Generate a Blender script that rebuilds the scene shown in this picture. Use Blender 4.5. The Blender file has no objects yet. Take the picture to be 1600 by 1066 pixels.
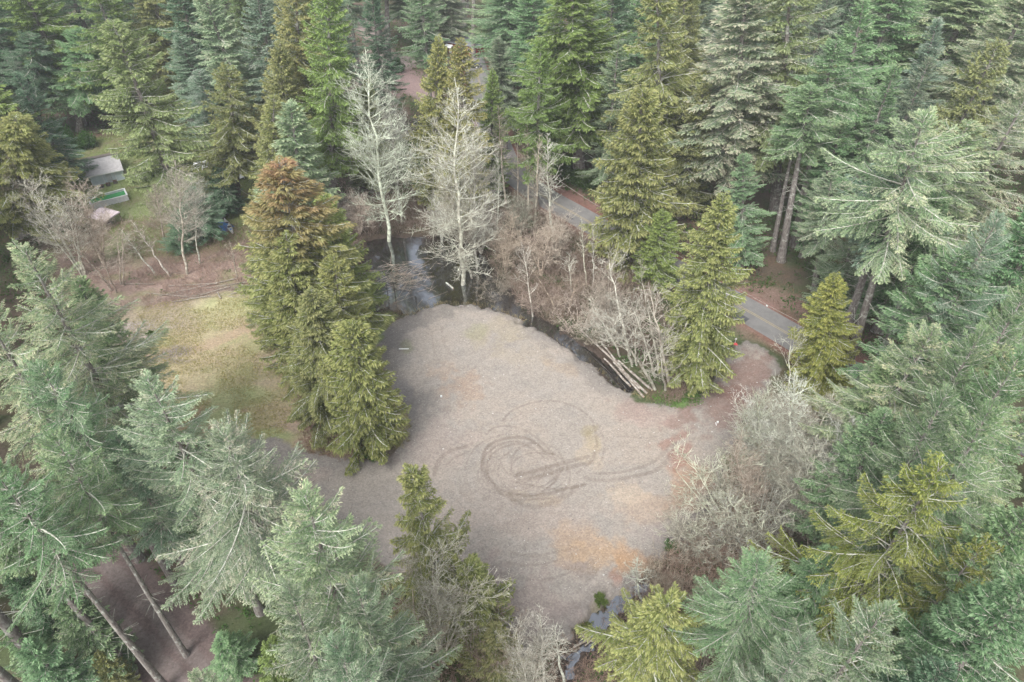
import bpy, math, random
import numpy as np
PI = math.pi
S = bpy.context.scene
COL = S.collection

# ------------------------------------------------------------------ camera
CH = 70.0
PITCH = math.radians(41.4)
cam = bpy.data.cameras.new("camera"); camo = bpy.data.objects.new("camera", cam); COL.objects.link(camo)
camo.location = (0, 0, CH); camo.rotation_euler = (math.radians(90 - 41.4), 0, 0)
cam.sensor_fit = 'HORIZONTAL'; cam.sensor_width = 36.0; cam.lens = 36.0 * 1081 / 1600
cam.clip_start = 0.5; cam.clip_end = 3000
S.camera = camo
# ------------------------------------------------------------------ sky and light (overcast)
SUN_EL, SUN_AZ = math.radians(52), math.radians(205)      # azimuth clockwise from +Y
W = bpy.data.worlds.new("World"); S.world = W; W.use_nodes = True
nt = W.node_tree; nt.nodes.clear()
sky = nt.nodes.new('ShaderNodeTexSky'); sky.sky_type = 'NISHITA'; sky.sun_disc = False
sky.sun_elevation = SUN_EL; sky.sun_rotation = SUN_AZ; sky.air_density = 1.0; sky.dust_density = 4.0; sky.ozone_density = 1.0
hs = nt.nodes.new('ShaderNodeHueSaturation'); hs.inputs['Saturation'].default_value = 0.28
bg = nt.nodes.new('ShaderNodeBackground'); bg.inputs['Strength'].default_value = 0.15
wo = nt.nodes.new('ShaderNodeOutputWorld')
nt.links.new(sky.outputs[0], hs.inputs['Color']); nt.links.new(hs.outputs[0], bg.inputs[0]); nt.links.new(bg.outputs[0], wo.inputs[0])
sl = bpy.data.lights.new("sun", 'SUN'); sl.energy = 1.25; sl.angle = math.radians(28); sl.color = (1.0, 0.98, 0.96)
so = bpy.data.objects.new("sun", sl); COL.objects.link(so)
so.rotation_euler = (math.radians(90) - SUN_EL, 0, PI - SUN_AZ)
S.view_settings.view_transform = 'Standard'; S.view_settings.look = 'None'
S.view_settings.exposure = 1.25; S.view_settings.gamma = 1.0
S.render.engine = 'CYCLES'
S.cycles.max_bounces = 5; S.cycles.diffuse_bounces = 3; S.cycles.glossy_bounces = 2; S.cycles.transmission_bounces = 3
S.cycles.transparent_max_bounces = 4; S.cycles.volume_bounces = 0

# ------------------------------------------------------------------ plan helpers: photograph pixel (1600 wide) -> place on the ground
F = 1081.0
def ray(x, y):
    u = (x - 800) / F; v = (533 - y) / F
    return (u, math.cos(PITCH) + v * math.sin(PITCH), -math.sin(PITCH) + v * math.cos(PITCH))
def gp(x, y, z=0.0):
    d = ray(x, y); t = (z - CH) / d[2]
    return (d[0] * t, d[1] * t)
def proj(X, Y, Z):
    z = Z - CH
    f = Y * math.cos(PITCH) - z * math.sin(PITCH); up = Y * math.sin(PITCH) + z * math.cos(PITCH)
    return 800 + F * X / f, 533 - F * up / f, f

# ------------------------------------------------------------------ numpy noise and polygons
def vnoise(x, y, seed=0):
    xi = np.floor(x).astype(np.int64); yi = np.floor(y).astype(np.int64); xf = x - xi; yf = y - yi
    def h(a, b):
        n = (a * 374761393 + b * 668265263 + seed * 2147483647) & 0xffffffff
        n = ((n ^ (n >> 13)) * 1274126177) & 0xffffffff
        return ((n ^ (n >> 16)) & 0xffff) / 65535.0
    u = xf * xf * (3 - 2 * xf); v = yf * yf * (3 - 2 * yf)
    return (h(xi, yi) * (1 - u) + h(xi + 1, yi) * u) * (1 - v) + (h(xi, yi + 1) * (1 - u) + h(xi + 1, yi + 1) * u) * v
def fbm(x, y, sc, seed=0, oc=4):
    s = 0; a = 1; t = 0
    for i in range(oc):
        s = s + a * vnoise(x / sc + 17.3 * i, y / sc - 9.1 * i, seed + i); t += a; a *= 0.55; sc *= 0.5
    return s / t
def sdist(X, Y, poly):
    """signed distance to polygon, positive inside"""
    d = np.full(X.shape, 1e9); inside = np.zeros(X.shape, bool); n = len(poly)
    for i in range(n):
        ax, ay = poly[i]; bx, by = poly[(i + 1) % n]
        ex, ey = bx - ax, by - ay; L = ex * ex + ey * ey + 1e-9
        t = np.clip(((X - ax) * ex + (Y - ay) * ey) / L, 0, 1)
        d = np.minimum(d, np.hypot(X - ax - t * ex, Y - ay - t * ey))
        c = ((ay > Y) != (by > Y)) & (X < (bx - ax) * (Y - ay) / (by - ay + 1e-12) + ax)
        inside ^= c
    return np.where(inside, d, -d)
def ldist(X, Y, line):
    d = np.full(X.shape, 1e9)
    for i in range(len(line) - 1):
        ax, ay = line[i]; bx, by = line[i + 1]; ex, ey = bx - ax, by - ay; L = ex * ex + ey * ey + 1e-9
        t = np.clip(((X - ax) * ex + (Y - ay) * ey) / L, 0, 1)
        d = np.minimum(d, np.hypot(X - ax - t * ex, Y - ay - t * ey))
    return d
def smooth(a, b, x):
    t = np.clip((x - a) / (b - a), 0, 1); return t * t * (3 - 2 * t)
def G(pts): return [gp(*p) for p in pts]
def spline(pts, n=8):
    P = [pts[0]] + list(pts) + [pts[-1]]; out = []
    for i in range(1, len(P) - 2):
        p0, p1, p2, p3 = (np.array(P[i + k]) for k in (-1, 0, 1, 2))
        for k in range(n):
            t = k / n
            out.append(tuple(0.5 * ((2 * p1) + (-p0 + p2) * t + (2 * p0 - 5 * p1 + 4 * p2 - p3) * t * t + (-p0 + 3 * p1 - 3 * p2 + p3) * t ** 3)))
    out.append(tuple(pts[-1])); return out

PAD = spline(G([(645, 486), (700, 470), (760, 476), (800, 489), (838, 508), (868, 530), (905, 552), (940, 582), (975, 612), (1015, 632), (1065, 634), (1105, 610), (1135, 570), (1165, 535), (1215, 560),
         (1200, 600), (1175, 640), (1145, 700), (1118, 770), (1085, 830), (1045, 865), (1005, 900), (965, 930), (925, 962), (895, 985), (850, 1010), (800, 1030), (740, 1010),
         (690, 960), (610, 900), (540, 840), (440, 800), (360, 760), (360, 700), (410, 683), (470, 702), (540, 716), (600, 712), (635, 692), (640, 655), (610, 600), (592, 555), (603, 515)]), 3)
MEADOW = G([(165, 500), (230, 478), (320, 462), (420, 452), (480, 475), (560, 492), (610, 492), (606, 515), (592, 555), (612, 600), (640, 650), (630, 695), (540, 716), (470, 702), (410, 684), (330, 690), (240, 660), (160, 620), (140, 560)])
BROWN = G([(60, 380), (160, 360), (280, 350), (400, 370), (470, 430), (430, 455), (320, 462), (230, 478), (165, 500), (100, 470)])
YARD = G([(90, 225), (210, 205), (290, 160), (345, 165), (350, 250), (400, 290), (400, 370), (300, 400), (180, 400), (130, 340)])
POND = spline(G([(535, 500), (548, 455), (560, 400), (578, 372), (640, 365), (700, 368), (745, 385), (775, 425), (815, 470), (850, 497), (885, 518), (925, 542), (965, 575), (990, 600), (975, 608), (945, 585), (905, 555), (868, 533), (838, 511), (800, 492), (760, 478), (700, 472), (660, 480), (640, 488), (600, 478), (575, 492), (560, 515)]), 3)
DITCH = spline(G([(870, 1050), (890, 1010), (915, 978), (940, 950), (970, 928), (1010, 902), (1020, 916), (985, 942), (958, 968), (935, 1000), (912, 1030), (890, 1070)]), 3)
ROADL = spline([gp(*p) for p in [(733, 72), (741, 100), (752, 140), (766, 190), (790, 255), (835, 298), (905, 339), (1000, 393), (1100, 449), (1190, 499), (1260, 540), (1345, 592)]] + [(85, 48), (110, 30)], 8)
TRACKL = spline(G([(775, 215), (740, 180), (690, 160), (650, 140), (618, 110), (590, 70), (560, 30)]), 6)
LANE = spline(G([(60, 800), (130, 872), (185, 930), (250, 1000), (330, 1090), (450, 1250)]), 6)
ENTRY = G([(1130, 560), (1165, 530), (1240, 575), (1215, 620), (1180, 640)])

def gheight(X, Y):
    X = np.asarray(X, float); Y = np.asarray(Y, float)
    z = (fbm(X, Y, 14, 3, 3) - 0.5) * 0.7
    pad = smooth(-3, 1.5, sdist(X, Y, PAD)); rd = 1 - smooth(3.5, 8, ldist(X, Y, ROADL)); yd = smooth(-2, 2, sdist(X, Y, YARD))
    flat = np.maximum(np.maximum(pad, rd), yd)
    z = z * (1 - flat) + flat * 0.05 + pad * 0.12 * (fbm(X, Y, 5, 9, 3) - 0.5)
    wob = (fbm(X, Y, 2.2, 21, 3) - 0.5) * 1.8 + (fbm(X, Y, .7, 22, 3) - .5) * 1.1
    sd = np.maximum(sdist(X, Y, POND), sdist(X, Y, DITCH)) + wob
    z = z - smooth(-1.3, 1.5, sd) * 1.25 * (1 - rd)
    return z
def gz(x, y): return float(gheight(np.array([x]), np.array([y]))[0])

# ------------------------------------------------------------------ object helpers
def tag(o, label=None, cat=None, group=None, kind=None):
    if label: o['label'] = label
    if cat: o['category'] = cat
    if group: o['group'] = group
    if kind: o['kind'] = kind
    return o
def obj(name, me, mat=None, parent=None, loc=None):
    o = bpy.data.objects.new(name, me); COL.objects.link(o)
    if mat and me and not me.materials: me.materials.append(mat)
    if parent: o.parent = parent
    if loc: o.location = loc
    return o
def empty(name, loc, rz=0):
    o = bpy.data.objects.new(name, None); COL.objects.link(o); o.location = loc; o.rotation_euler = (0, 0, rz)
    o.empty_display_size = 0.3
    return o
def qmesh(name, V, Q, smooth_=False):
    """V (n,3), Q (m,4) quads by numpy"""
    me = bpy.data.meshes.new(name); V = np.asarray(V, np.float32); Q = np.asarray(Q, np.int32)
    me.vertices.add(len(V)); me.vertices.foreach_set('co', V.ravel())
    me.loops.add(Q.size); me.loops.foreach_set('vertex_index', Q.ravel())
    me.polygons.add(len(Q)); me.polygons.foreach_set('loop_start', np.arange(len(Q), dtype=np.int32) * 4)
    if smooth_: me.polygons.foreach_set('use_smooth', np.ones(len(Q), bool))
    me.update(calc_edges=True)
    return me
def segmesh(name, segs, n=4, smooth_=True):
    """tapered prisms; segs rows x0 y0 z0 x1 y1 z1 r0 r1"""
    A = np.asarray(segs, float); P0 = A[:, :3]; P1 = A[:, 3:6]; R0 = A[:, 6]; R1 = A[:, 7]
    D = P1 - P0; D /= (np.linalg.norm(D, axis=1, keepdims=True) + 1e-9)
    up = np.where(np.abs(D[:, 2:3]) > 0.9, np.array([[1.0, 0, 0]]), np.array([[0, 0, 1.0]]))
    U = np.cross(D, up); U /= np.linalg.norm(U, axis=1, keepdims=True); Vv = np.cross(D, U)
    m = len(A); V = np.zeros((m, 2 * n, 3))
    for k in range(n):
        a = 2 * PI * k / n; w = U * math.cos(a) + Vv * math.sin(a)
        V[:, k] = P0 + w * R0[:, None]; V[:, n + k] = P1 + w * R1[:, None]
    base = (np.arange(m) * 2 * n)[:, None, None]
    q = np.array([[k, (k + 1) % n, n + (k + 1) % n, n + k] for k in range(n)])[None]
    return qmesh(name, V.reshape(-1, 3), (base + q).reshape(-1, 4), smooth_)
class MB:
    def __init__(s): s.v = []; s.f = []
    def box(s, x0, y0, z0, x1, y1, z1, rz=0, c=None):
        b = len(s.v); P = [(x, y, z) for z in (z0, z1) for (x, y) in ((x0, y0), (x1, y0), (x1, y1), (x0, y1))]
        if rz:
            cx, cy = c if c else ((x0 + x1) / 2, (y0 + y1) / 2)
            P = [(cx + (x - cx) * math.cos(rz) - (y - cy) * math.sin(rz), cy + (x - cx) * math.sin(rz) + (y - cy) * math.cos(rz), z) for x, y, z in P]
        s.v += P; s.f += [tuple(b + i for i in q) for q in ((3, 2, 1, 0), (4, 5, 6, 7), (0, 1, 5, 4), (1, 2, 6, 5), (2, 3, 7, 6), (3, 0, 4, 7))]
    def slab(s, pts, t):
        """polygon thickened downwards by t"""
        b = len(s.v); n = len(pts); s.v += list(pts) + [(x, y, z - t) for x, y, z in pts]
        s.f.append(tuple(b + i for i in range(n))); s.f.append(tuple(b + n + i for i in reversed(range(n))))
        for i in range(n): j = (i + 1) % n; s.f.append((b + i, b + n + i, b + n + j, b + j))
    def tube(s, P, R, n=8, caps=True):
        b = len(s.v); P = [np.array(p, float) for p in P]
        if not hasattr(R, '__len__'): R = [R] * len(P)
        for i, p in enumerate(P):
            d = P[min(i + 1, len(P) - 1)] - P[max(i - 1, 0)]; d = d / (np.linalg.norm(d) + 1e-9)
            u = np.cross(d, (0, 0, 1.0) if abs(d[2]) < .9 else (1.0, 0, 0)); u /= np.linalg.norm(u); v = np.cross(d, u)
            for k in range(n): s.v.append(tuple(p + R[i] * (u * math.cos(2 * PI * k / n) + v * math.sin(2 * PI * k / n))))
        for i in range(len(P) - 1):
            for k in range(n):
                a = b + i * n + k; c = b + i * n + (k + 1) % n; s.f.append((a, c, c + n, a + n))
        if caps:
            s.f.append(tuple(b + k for k in reversed(range(n)))); s.f.append(tuple(b + (len(P) - 1) * n + k for k in range(n)))
    def build(s, name, mat, parent=None, loc=None, sm=False):
        me = bpy.data.meshes.new(name); me.from_pydata(s.v, [], s.f); me.update()
        if sm:
            for p in me.polygons: p.use_smooth = True
        return obj(name, me, mat, parent, loc)

# ------------------------------------------------------------------ materials
def mat_base(name, rough=0.8, spec=0.25):
    m = bpy.data.materials.new(name); m.use_nodes = True; n = m.node_tree
    b = n.nodes['Principled BSDF']; b.inputs['Roughness'].default_value = rough; b.inputs['Specular IOR Level'].default_value = spec
    return m, n, b
def N(n, t, **kw):
    x = n.nodes.new(t)
    for k, v in kw.items(): setattr(x, k, v)
    return x
def mixc(n, fac, a, b, mode='MIX'):
    m = N(n, 'ShaderNodeMix', data_type='RGBA', blend_type=mode)
    for s, v in ((m.inputs[0], fac), (m.inputs[6], a), (m.inputs[7], b)):
        if hasattr(v, 'is_output'): n.links.new(v, s)
        elif isinstance(v, tuple): s.default_value = (*v, 1)[:4]
        else: s.default_value = v
    return m.outputs[2]
def noise(n, sc, det=3, coord='Object', rough=0.6):
    tc = N(n, 'ShaderNodeTexCoord'); t = N(n, 'ShaderNodeTexNoise'); t.inputs['Scale'].default_value = sc; t.inputs['Detail'].default_value = det; t.inputs['Roughness'].default_value = rough
    n.links.new(tc.outputs[coord], t.inputs['Vector']); return t.outputs['Fac']
def ramp(n, src, a, b):
    r = N(n, 'ShaderNodeMapRange'); n.links.new(src, r.inputs[0]); r.inputs[1].default_value = a; r.inputs[2].default_value = b; return r.outputs[0]
def bump(n, b, src, st, dist=0.05):
    x = N(n, 'ShaderNodeBump'); x.inputs['Strength'].default_value = st; x.inputs['Distance'].default_value = dist
    n.links.new(src, x.inputs['Height']); n.links.new(x.outputs[0], b.inputs['Normal'])
def simple(name, col, col2=None, sc=3.0, rough=0.7, spec=0.3, metal=0, bmp=0.0):
    m, n, b = mat_base(name, rough, spec); b.inputs['Metallic'].default_value = metal
    f = noise(n, sc, 4)
    n.links.new(mixc(n, ramp(n, f, .35, .65), col, col2 or tuple(c * .75 for c in col)), b.inputs['Base Color'])
    if bmp: bump(n, b, f, bmp)
    return m

def foliage_mat(name, dark, light, tipc, mossc=(0.42, 0.44, 0.30)):
    m, n, b = mat_base(name, 0.75, 0.15)
    at = N(n, 'ShaderNodeAttribute', attribute_name='lf'); sp = N(n, 'ShaderNodeSeparateXYZ'); n.links.new(at.outputs['Vector'], sp.inputs[0])
    c = mixc(n, sp.outputs[1], dark, light)
    f = noise(n, 0.45, 2)
    c = mixc(n, ramp(n, f, .4, .68), c, tuple(l * 0.72 for l in light[:2]) + (light[2] * .8,))
    c = mixc(n, sp.outputs[0], c, tipc)
    c = mixc(n, sp.outputs[2], c, mossc)
    oi = N(n, 'ShaderNodeObjectInfo'); c = mixc(n, 1.0, c, oi.outputs['Color'], 'MULTIPLY')
    n.links.new(c, b.inputs['Base Color'])
    tr = N(n, 'ShaderNodeBsdfTranslucent'); n.links.new(c, tr.inputs[0]); mx = N(n, 'ShaderNodeMixShader'); mx.inputs[0].default_value = 0.4
    n.links.new(b.outputs[0], mx.inputs[1]); n.links.new(tr.outputs[0], mx.inputs[2]); n.links.new(mx.outputs[0], n.nodes['Material Output'].inputs[0])
    return m
def bark_mat(name, a, bcol, lich=(0.42, 0.43, 0.38), lo=.55, hi=.68):
    m, n, b = mat_base(name, 0.9, 0.1); tc = N(n, 'ShaderNodeTexCoord'); mp = N(n, 'ShaderNodeMapping'); mp.inputs['Scale'].default_value = (6, 6, 1.2)
    n.links.new(tc.outputs['Object'], mp.inputs[0]); t = N(n, 'ShaderNodeTexNoise'); t.inputs['Scale'].default_value = 1.2; t.inputs['Detail'].default_value = 4; n.links.new(mp.outputs[0], t.inputs[0])
    c = mixc(n, ramp(n, t.outputs['Fac'], .35, .65), a, bcol); l = noise(n, 1.6, 4)
    c = mixc(n, ramp(n, l, lo, hi), c, lich)
    oi = N(n, 'ShaderNodeObjectInfo'); c = mixc(n, 1.0, c, oi.outputs['Color'], 'MULTIPLY')
    n.links.new(c, b.inputs['Base Color']); bump(n, b, t.outputs['Fac'], .5, .04); return m
M = {}
M['fir'] = foliage_mat('fir_needles', (0.092, 0.165, 0.088), (0.178, 0.292, 0.158), (0.33, 0.41, 0.26), (0.48, 0.50, 0.37))
M['cedar'] = foliage_mat('cedar_sprays', (0.108, 0.160, 0.048), (0.210, 0.280, 0.085), (0.36, 0.41, 0.17), (0.42, 0.23, 0.16))
M['firbark'] = bark_mat('fir_bark', (0.13, 0.11, 0.10), (0.26, 0.24, 0.22))
M['limb'] = bark_mat('limb_bark', (0.26, 0.25, 0.21), (0.42, 0.41, 0.35), (0.52, 0.53, 0.45), .45, .6)
M['alder'] = bark_mat('lichened_alder_bark', (0.24, 0.225, 0.195), (0.46, 0.45, 0.40), (0.62, 0.63, 0.56), .46, .60)
M['twig'] = bark_mat('brown_twigs', (0.17, 0.135, 0.115), (0.27, 0.22, 0.19), (0.33, 0.30, 0.26))
M['deadwood'] = bark_mat('weathered_deadwood', (0.20, 0.17, 0.14), (0.36, 0.33, 0.29), (0.45, 0.43, 0.38))

def terrain_mat():
    m, n, b = mat_base('soil_and_gravel', 0.95, 0.1)
    at = N(n, 'ShaderNodeAttribute', attribute_name='gc'); peb = N(n, 'ShaderNodeAttribute', attribute_name='gk')
    tc = N(n, 'ShaderNodeTexCoord'); vo = N(n, 'ShaderNodeTexVoronoi'); vo.inputs['Scale'].default_value = 6.5; n.links.new(tc.outputs['Object'], vo.inputs['Vector'])
    f1 = noise(n, 3.2, 6, rough=.8); f2 = noise(n, 1.1, 5, rough=.7)
    # stones: each voronoi cell its own grey
    sepc = N(n, 'ShaderNodeSeparateColor'); n.links.new(vo.outputs['Color'], sepc.inputs[0])
    k = N(n, 'ShaderNodeMapRange'); n.links.new(sepc.outputs[0], k.inputs[0]); k.inputs[3].default_value = .84; k.inputs[4].default_value = 1.16
    k2 = N(n, 'ShaderNodeMapRange'); n.links.new(f1, k2.inputs[0]); k2.inputs[1].default_value = .3; k2.inputs[2].default_value = .7; k2.inputs[3].default_value = .60; k2.inputs[4].default_value = 1.42
    k3 = N(n, 'ShaderNodeMapRange'); n.links.new(f2, k3.inputs[0]); k3.inputs[1].default_value = .3; k3.inputs[2].default_value = .7; k3.inputs[3].default_value = .91; k3.inputs[4].default_value = 1.09
    def vm(c, s):
        x = N(n, 'ShaderNodeVectorMath', operation='SCALE'); n.links.new(c, x.inputs[0]); n.links.new(s, x.inputs['Scale']); return x.outputs[0]
    c = at.outputs['Color']; cg = vm(vm(c, k.outputs[0]), k3.outputs[0]); cs = vm(vm(c, k2.outputs[0]), k3.outputs[0])
    cc = mixc(n, peb.outputs['Fac'], cs, cg)
    n.links.new(cc, b.inputs['Base Color']); bump(n, b, f1, .6, .08); return m
M['terrain'] = terrain_mat()

# ------------------------------------------------------------------ terrain colours (soil colours of the place, no light)
TR = lambda pts: spline([gp(660 + x / 4, 600 + y / 4) for x, y in pts], 6)
TRACKS = [(TR(p), w, s) for p, w, s in [
    ([(500, 235), (560, 170), (680, 122), (800, 108), (900, 125), (1000, 172), (1062, 235), (1086, 330), (1085, 420), (1040, 500), (960, 560)], .17, .55),
    ([(550, 232), (640, 178), (750, 152), (850, 155), (950, 182), (1035, 250)], .13, .3),
    ([(1095, 250), (1135, 360), (1130, 450), (1080, 540), (1000, 590)], .14, .35),
    ([(1010, 630), (900, 655), (780, 690), (660, 700), (560, 690), (470, 660), (400, 580), (378, 490), (405, 400), (480, 355), (580, 335), (680, 355), (760, 420), (820, 440)], .26, .8),
    ([(420, 470), (440, 400), (520, 370), (600, 365), (680, 400), (740, 440)], .18, .5),
    ([(400, 320), (440, 280), (520, 265), (620, 285), (700, 330), (780, 400), (830, 470), (840, 560), (780, 630)], .16, .5),
    ([(590, 575), (700, 545), (800, 520), (900, 492), (1030, 455)], .30, .7),
    ([(600, 610), (700, 592), (800, 562), (950, 515), (1062, 490)], .30, .7),
    ([(620, 560), (700, 560), (780, 545)], .7, .35),
    ([(560, 610), (700, 640), (850, 660), (940, 650), (1020, 628)], .18, .55),
    ([(540, 700), (600, 745), (690, 768), (800, 748), (900, 700), (960, 650)], .34, .55),
    ([(560, 730), (700, 720), (820, 715), (880, 680), (920, 600), (915, 540), (880, 470), (820, 445), (740, 440)], .16, .5),
    ([(480, 480), (520, 550), (570, 575), (620, 545)], .15, .4),
    ([(75, 575), (100, 490), (170, 422), (270, 396)], .26, .65), ([(150, 512), (200, 462), (285, 430)], .18, .45),
    ([(1030, 590), (1100, 605), (1200, 600), (1330, 578), (1450, 545), (1535, 475), (1575, 370)], .26, .6),
    ([(1080, 560), (1180, 560), (1270, 548), (1400, 510), (1480, 462), (1545, 390)], .2, .5),
    ([(210, 600), (225, 700), (330, 770), (450, 800)], .2, -.25), ([(300, 560), (340, 700), (480, 850)], .2, -.2),
    ([(560, 1060), (700, 1075), (850, 1050), (1000, 1010)], .18, .4), ([(540, 1120), (680, 1135), (850, 1100), (1050, 1010)], .16, .4),
    ([(480, 1180), (620, 1220), (800, 1220), (960, 1160)], .16, .35), ([(1240, 330), (1400, 340), (1500, 320)], .15, .3),
    ([(60, -320), (75, -200), (130, -120), (200, -90)], .2, .3), ([(120, -360), (135, -250), (200, -160)], .2, .25), ([(0, -380), (40, -430), (140, -480), (300, -490)], .25, .2),
    ([(640, 800), (640, 1000), (620, 1200)], .2, .15), ([(690, 800), (695, 1000), (690, 1200)], .2, .15),
]]
#        px   py   radius x, y (m) rot  colour                 strength
PATCH = [(930, 862, 4.6, 2.6, -.1, (.40, .29, .19), .75), (985, 880, 2.6, 2.2, .3, (.42, .27, .16), .7), (900, 838, 3.0, 2.0, .2, (.42, .31, .21), .5),
         (1085, 762, 3.6, 3.2, .5, (.40, .27, .19), .75), (1040, 790, 5.0, 2.6, .3, (.38, .29, .22), .5), (985, 770, 3.0, 1.6, .1, (.45, .38, .30), .6),
         (1050, 688, 3.0, .9, .45, (.29, .16, .13), .75), (1062, 710, 1.0, 2.6, -.5, (.30, .15, .12), .6), (1120, 640, 6.5, 4.2, .6, (.22, .15, .135), .8), (1075, 655, 3.5, 1.2, .35, (.27, .19, .17), .65),
         (1160, 585, 5.0, 6.0, .2, (.22, .13, .115), .75), (985, 640, 2.0, 2.2, .2, (.30, .20, .18), .35), (1045, 615, 4.0, 1.5, .3, (.16, .12, .09), .6), (1010, 650, 4.5, 2.0, .2, (.34, .27, .25), .5),
         (930, 690, 1.0, 1.4, 0, (.33, .29, .20), .7), (922, 712, 1.6, 2.0, .2, (.42, .36, .28), .6), (925, 672, 1.3, .6, .5, (.27, .24, .15), .6),
         (715, 605, 3.2, 3.0, -.5, (.36, .27, .21), .65), (690, 585, 2.0, 2.4, -.5, (.36, .28, .22), .5), (640, 630, 4.2, 3.6, 0, (.215, .21, .205), .85), (625, 610, 2.6, 3.0, 0, (.215, .21, .215), .8),
         (620, 520, 2.8, 6.0, -.35, (.20, .195, .195), .85), (660, 492, 4.5, 2.6, .1, (.21, .20, .19), .8), (720, 478, 6.0, 1.6, 0, (.22, .21, .195), .75), (632, 560, 2.0, 3.0, 0, (.22, .22, .22), .55),
         (635, 545, 1.0, 2.2, .2, (.19, .22, .10), .45), (790, 520, 4.0, 3.6, 0, (.33, .30, .22), .5), (820, 545, 4.0, 4.0, 0, (.36, .32, .25), .35), (745, 515, 1.6, 1.6, 0, (.25, .27, .15), .4),
         (850, 530, 4.5, 1.8, -.5, (.24, .23, .22), .6), (915, 580, 6.5, 1.8, -.65, (.23, .215, .20), .6), (880, 575, 3.0, 1.4, -.6, (.38, .30, .22), .4),
         (925, 925, 2.6, 2.6, .5, (.23, .215, .205), .8), (900, 955, 2.4, 2.0, .5, (.22, .205, .20), .75), (960, 905, 1.2, 1.4, .4, (.28, .15, .11), .7), (935, 950, 1.0, .8, .4, (.20, .19, .10), .5),
         (500, 720, 7.5, 1.6, -.05, (.24, .23, .22), .75), (600, 700, 2.4, 2.6, .2, (.23, .20, .19), .7), (410, 695, 3.4, 1.4, .1, (.25, .24, .24), .8), (480, 745, 2.6, 1.2, .1, (.36, .30, .27), .4),
         (860, 820, 7.0, 3.0, .1, (.37, .32, .29), .5), (760, 800, 6.0, 4.0, .1, (.35, .31, .28), .5), (830, 780, 3.0, 1.0, 0, (.36, .30, .22), .5), (800, 930, 8.0, 4.0, 0, (.31, .265, .25), .6), (700, 690, 5.0, 4.0, 0, (.34, .29, .27), .5),
         (1110, 800, 1.2, 3.0, .4, (.27, .25, .22), .5), (1030, 835, 3.5, 1.6, .3, (.28, .25, .25), .6), (1140, 720, 1.4, 2.0, 0, (.22, .24, .10), .6), (1160, 700, 1.6, 2.4, 0, (.22, .24, .11), .45)]
#  grass and soil patches outside the gravel
OPATCH = [(1062, 622, 3.2, 1.5, .15, (.11, .20, .045), .9), (595, 520, 1.5, 4.5, -.2, (.12, .18, .05), .8), (575, 505, 4.0, 3.0, 0, (.15, .17, .06), .7), (420, 470, 7, 3, .2, (.20, .235, .09), .6), (440, 510, 3, 9, .1, (.20, .23, .095), .55),
          (360, 480, 8, 3, .1, (.27, .28, .115), .6), (300, 500, 8, 5, .2, (.28, .255, .125), .5), (330, 560, 9, 6, .2, (.27, .23, .12), .6), (380, 600, 6, 6, .0, (.26, .26, .11), .5), (370, 620, 5, 2.5, .0, (.20, .245, .085), .6), (400, 660, 5, 2.2, 0, (.27, .26, .10), .6), (350, 655, 3, 1.5, 0, (.18, .25, .08), .6),
          (350, 530, 5, 1.4, .7, (.27, .19, .12), .7), (420, 570, 3, 5, 0, (.25, .19, .13), .6), (480, 650, 3.5, 6, -.5, (.23, .165, .12), .8), (450, 620, 3, 5, -.5, (.26, .21, .12), .6), (540, 700, 6, 1.6, -.1, (.16, .12, .09), .8), (430, 680, 3.4, 1.2, 0, (.20, .25, .08), .7),
          (250, 500, 7, 5, .2, (.25, .20, .14), .7), (215, 520, 5, 3, .3, (.27, .23, .21), .7), (190, 560, 4, 5, .2, (.27, .22, .20), .8), (200, 590, 4, 2, 0, (.29, .255, .245), .8), (272, 551, 2.6, 1.5, .1, (.15, .125, .115), .92), (275, 565, 2.0, .6, .1, (.13, .11, .10), .6), (240, 470, 6, 2, .1, (.20, .14, .115), .7),
          (155, 300, 5, 8, 0, (.17, .23, .07), .6), (330, 215, 4, 12, .15, (.20, .30, .08), .9), (315, 175, 6, 6, .15, (.19, .26, .08), .7), (220, 330, 8, 4, .1, (.19, .23, .09), .5), (210, 380, 7, 6, 0, (.21, .23, .10), .7), (290, 160, 8, 3, 0, (.20, .10, .07), .7), (140, 210, 7, 2, 0, (.17, .10, .07), .7),
          (620, 130, 10, 12, 0, (.22, .14, .13), .8), (590, 95, 12, 6, 0, (.25, .20, .18), .8), (1205, 465, 7, 3.4, -.6, (.21, .12, .10), .7), (895, 305, 8, 2.2, -.6, (.20, .10, .08), .8), (1150, 515, 5, 2, -.6, (.22, .15, .11), .5), (1130, 520, 3, 1.5, -.5, (.14, .18, .06), .6)]
_rr = random.Random(12)
for _k in range(15):
    cx_, cy_ = 590 + _rr.uniform(-60, 150), 520 + _rr.uniform(-30, 60); a_ = _rr.uniform(120, 270); b_ = a_ * _rr.uniform(.62, .85); s0 = _rr.uniform(0, 6.28); sp_ = _rr.uniform(2.5, 5.5)
    TRACKS.append((TR([(cx_ + a_ * math.cos(s0 + sp_ * q / 8), cy_ + b_ * math.sin(s0 + sp_ * q / 8)) for q in range(9)]), _rr.uniform(.10, .17), _rr.uniform(.25, .5)))
def ell(X, Y, p, nz):
    px, py, rx, ry, rot, c, s = p; cx, cy = gp(px, py)
    dx, dy = X - cx, Y - cy; a = dx * math.cos(rot) + dy * math.sin(rot); b = -dx * math.sin(rot) + dy * math.cos(rot)
    r = np.sqrt((a / rx) ** 2 + (b / ry) ** 2) + nz
    return (1 - smooth(.55, 1.25, r)) * s
def lerp(c, col, w): return c * (1 - w[..., None]) + np.array(col) * w[..., None]
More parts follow.
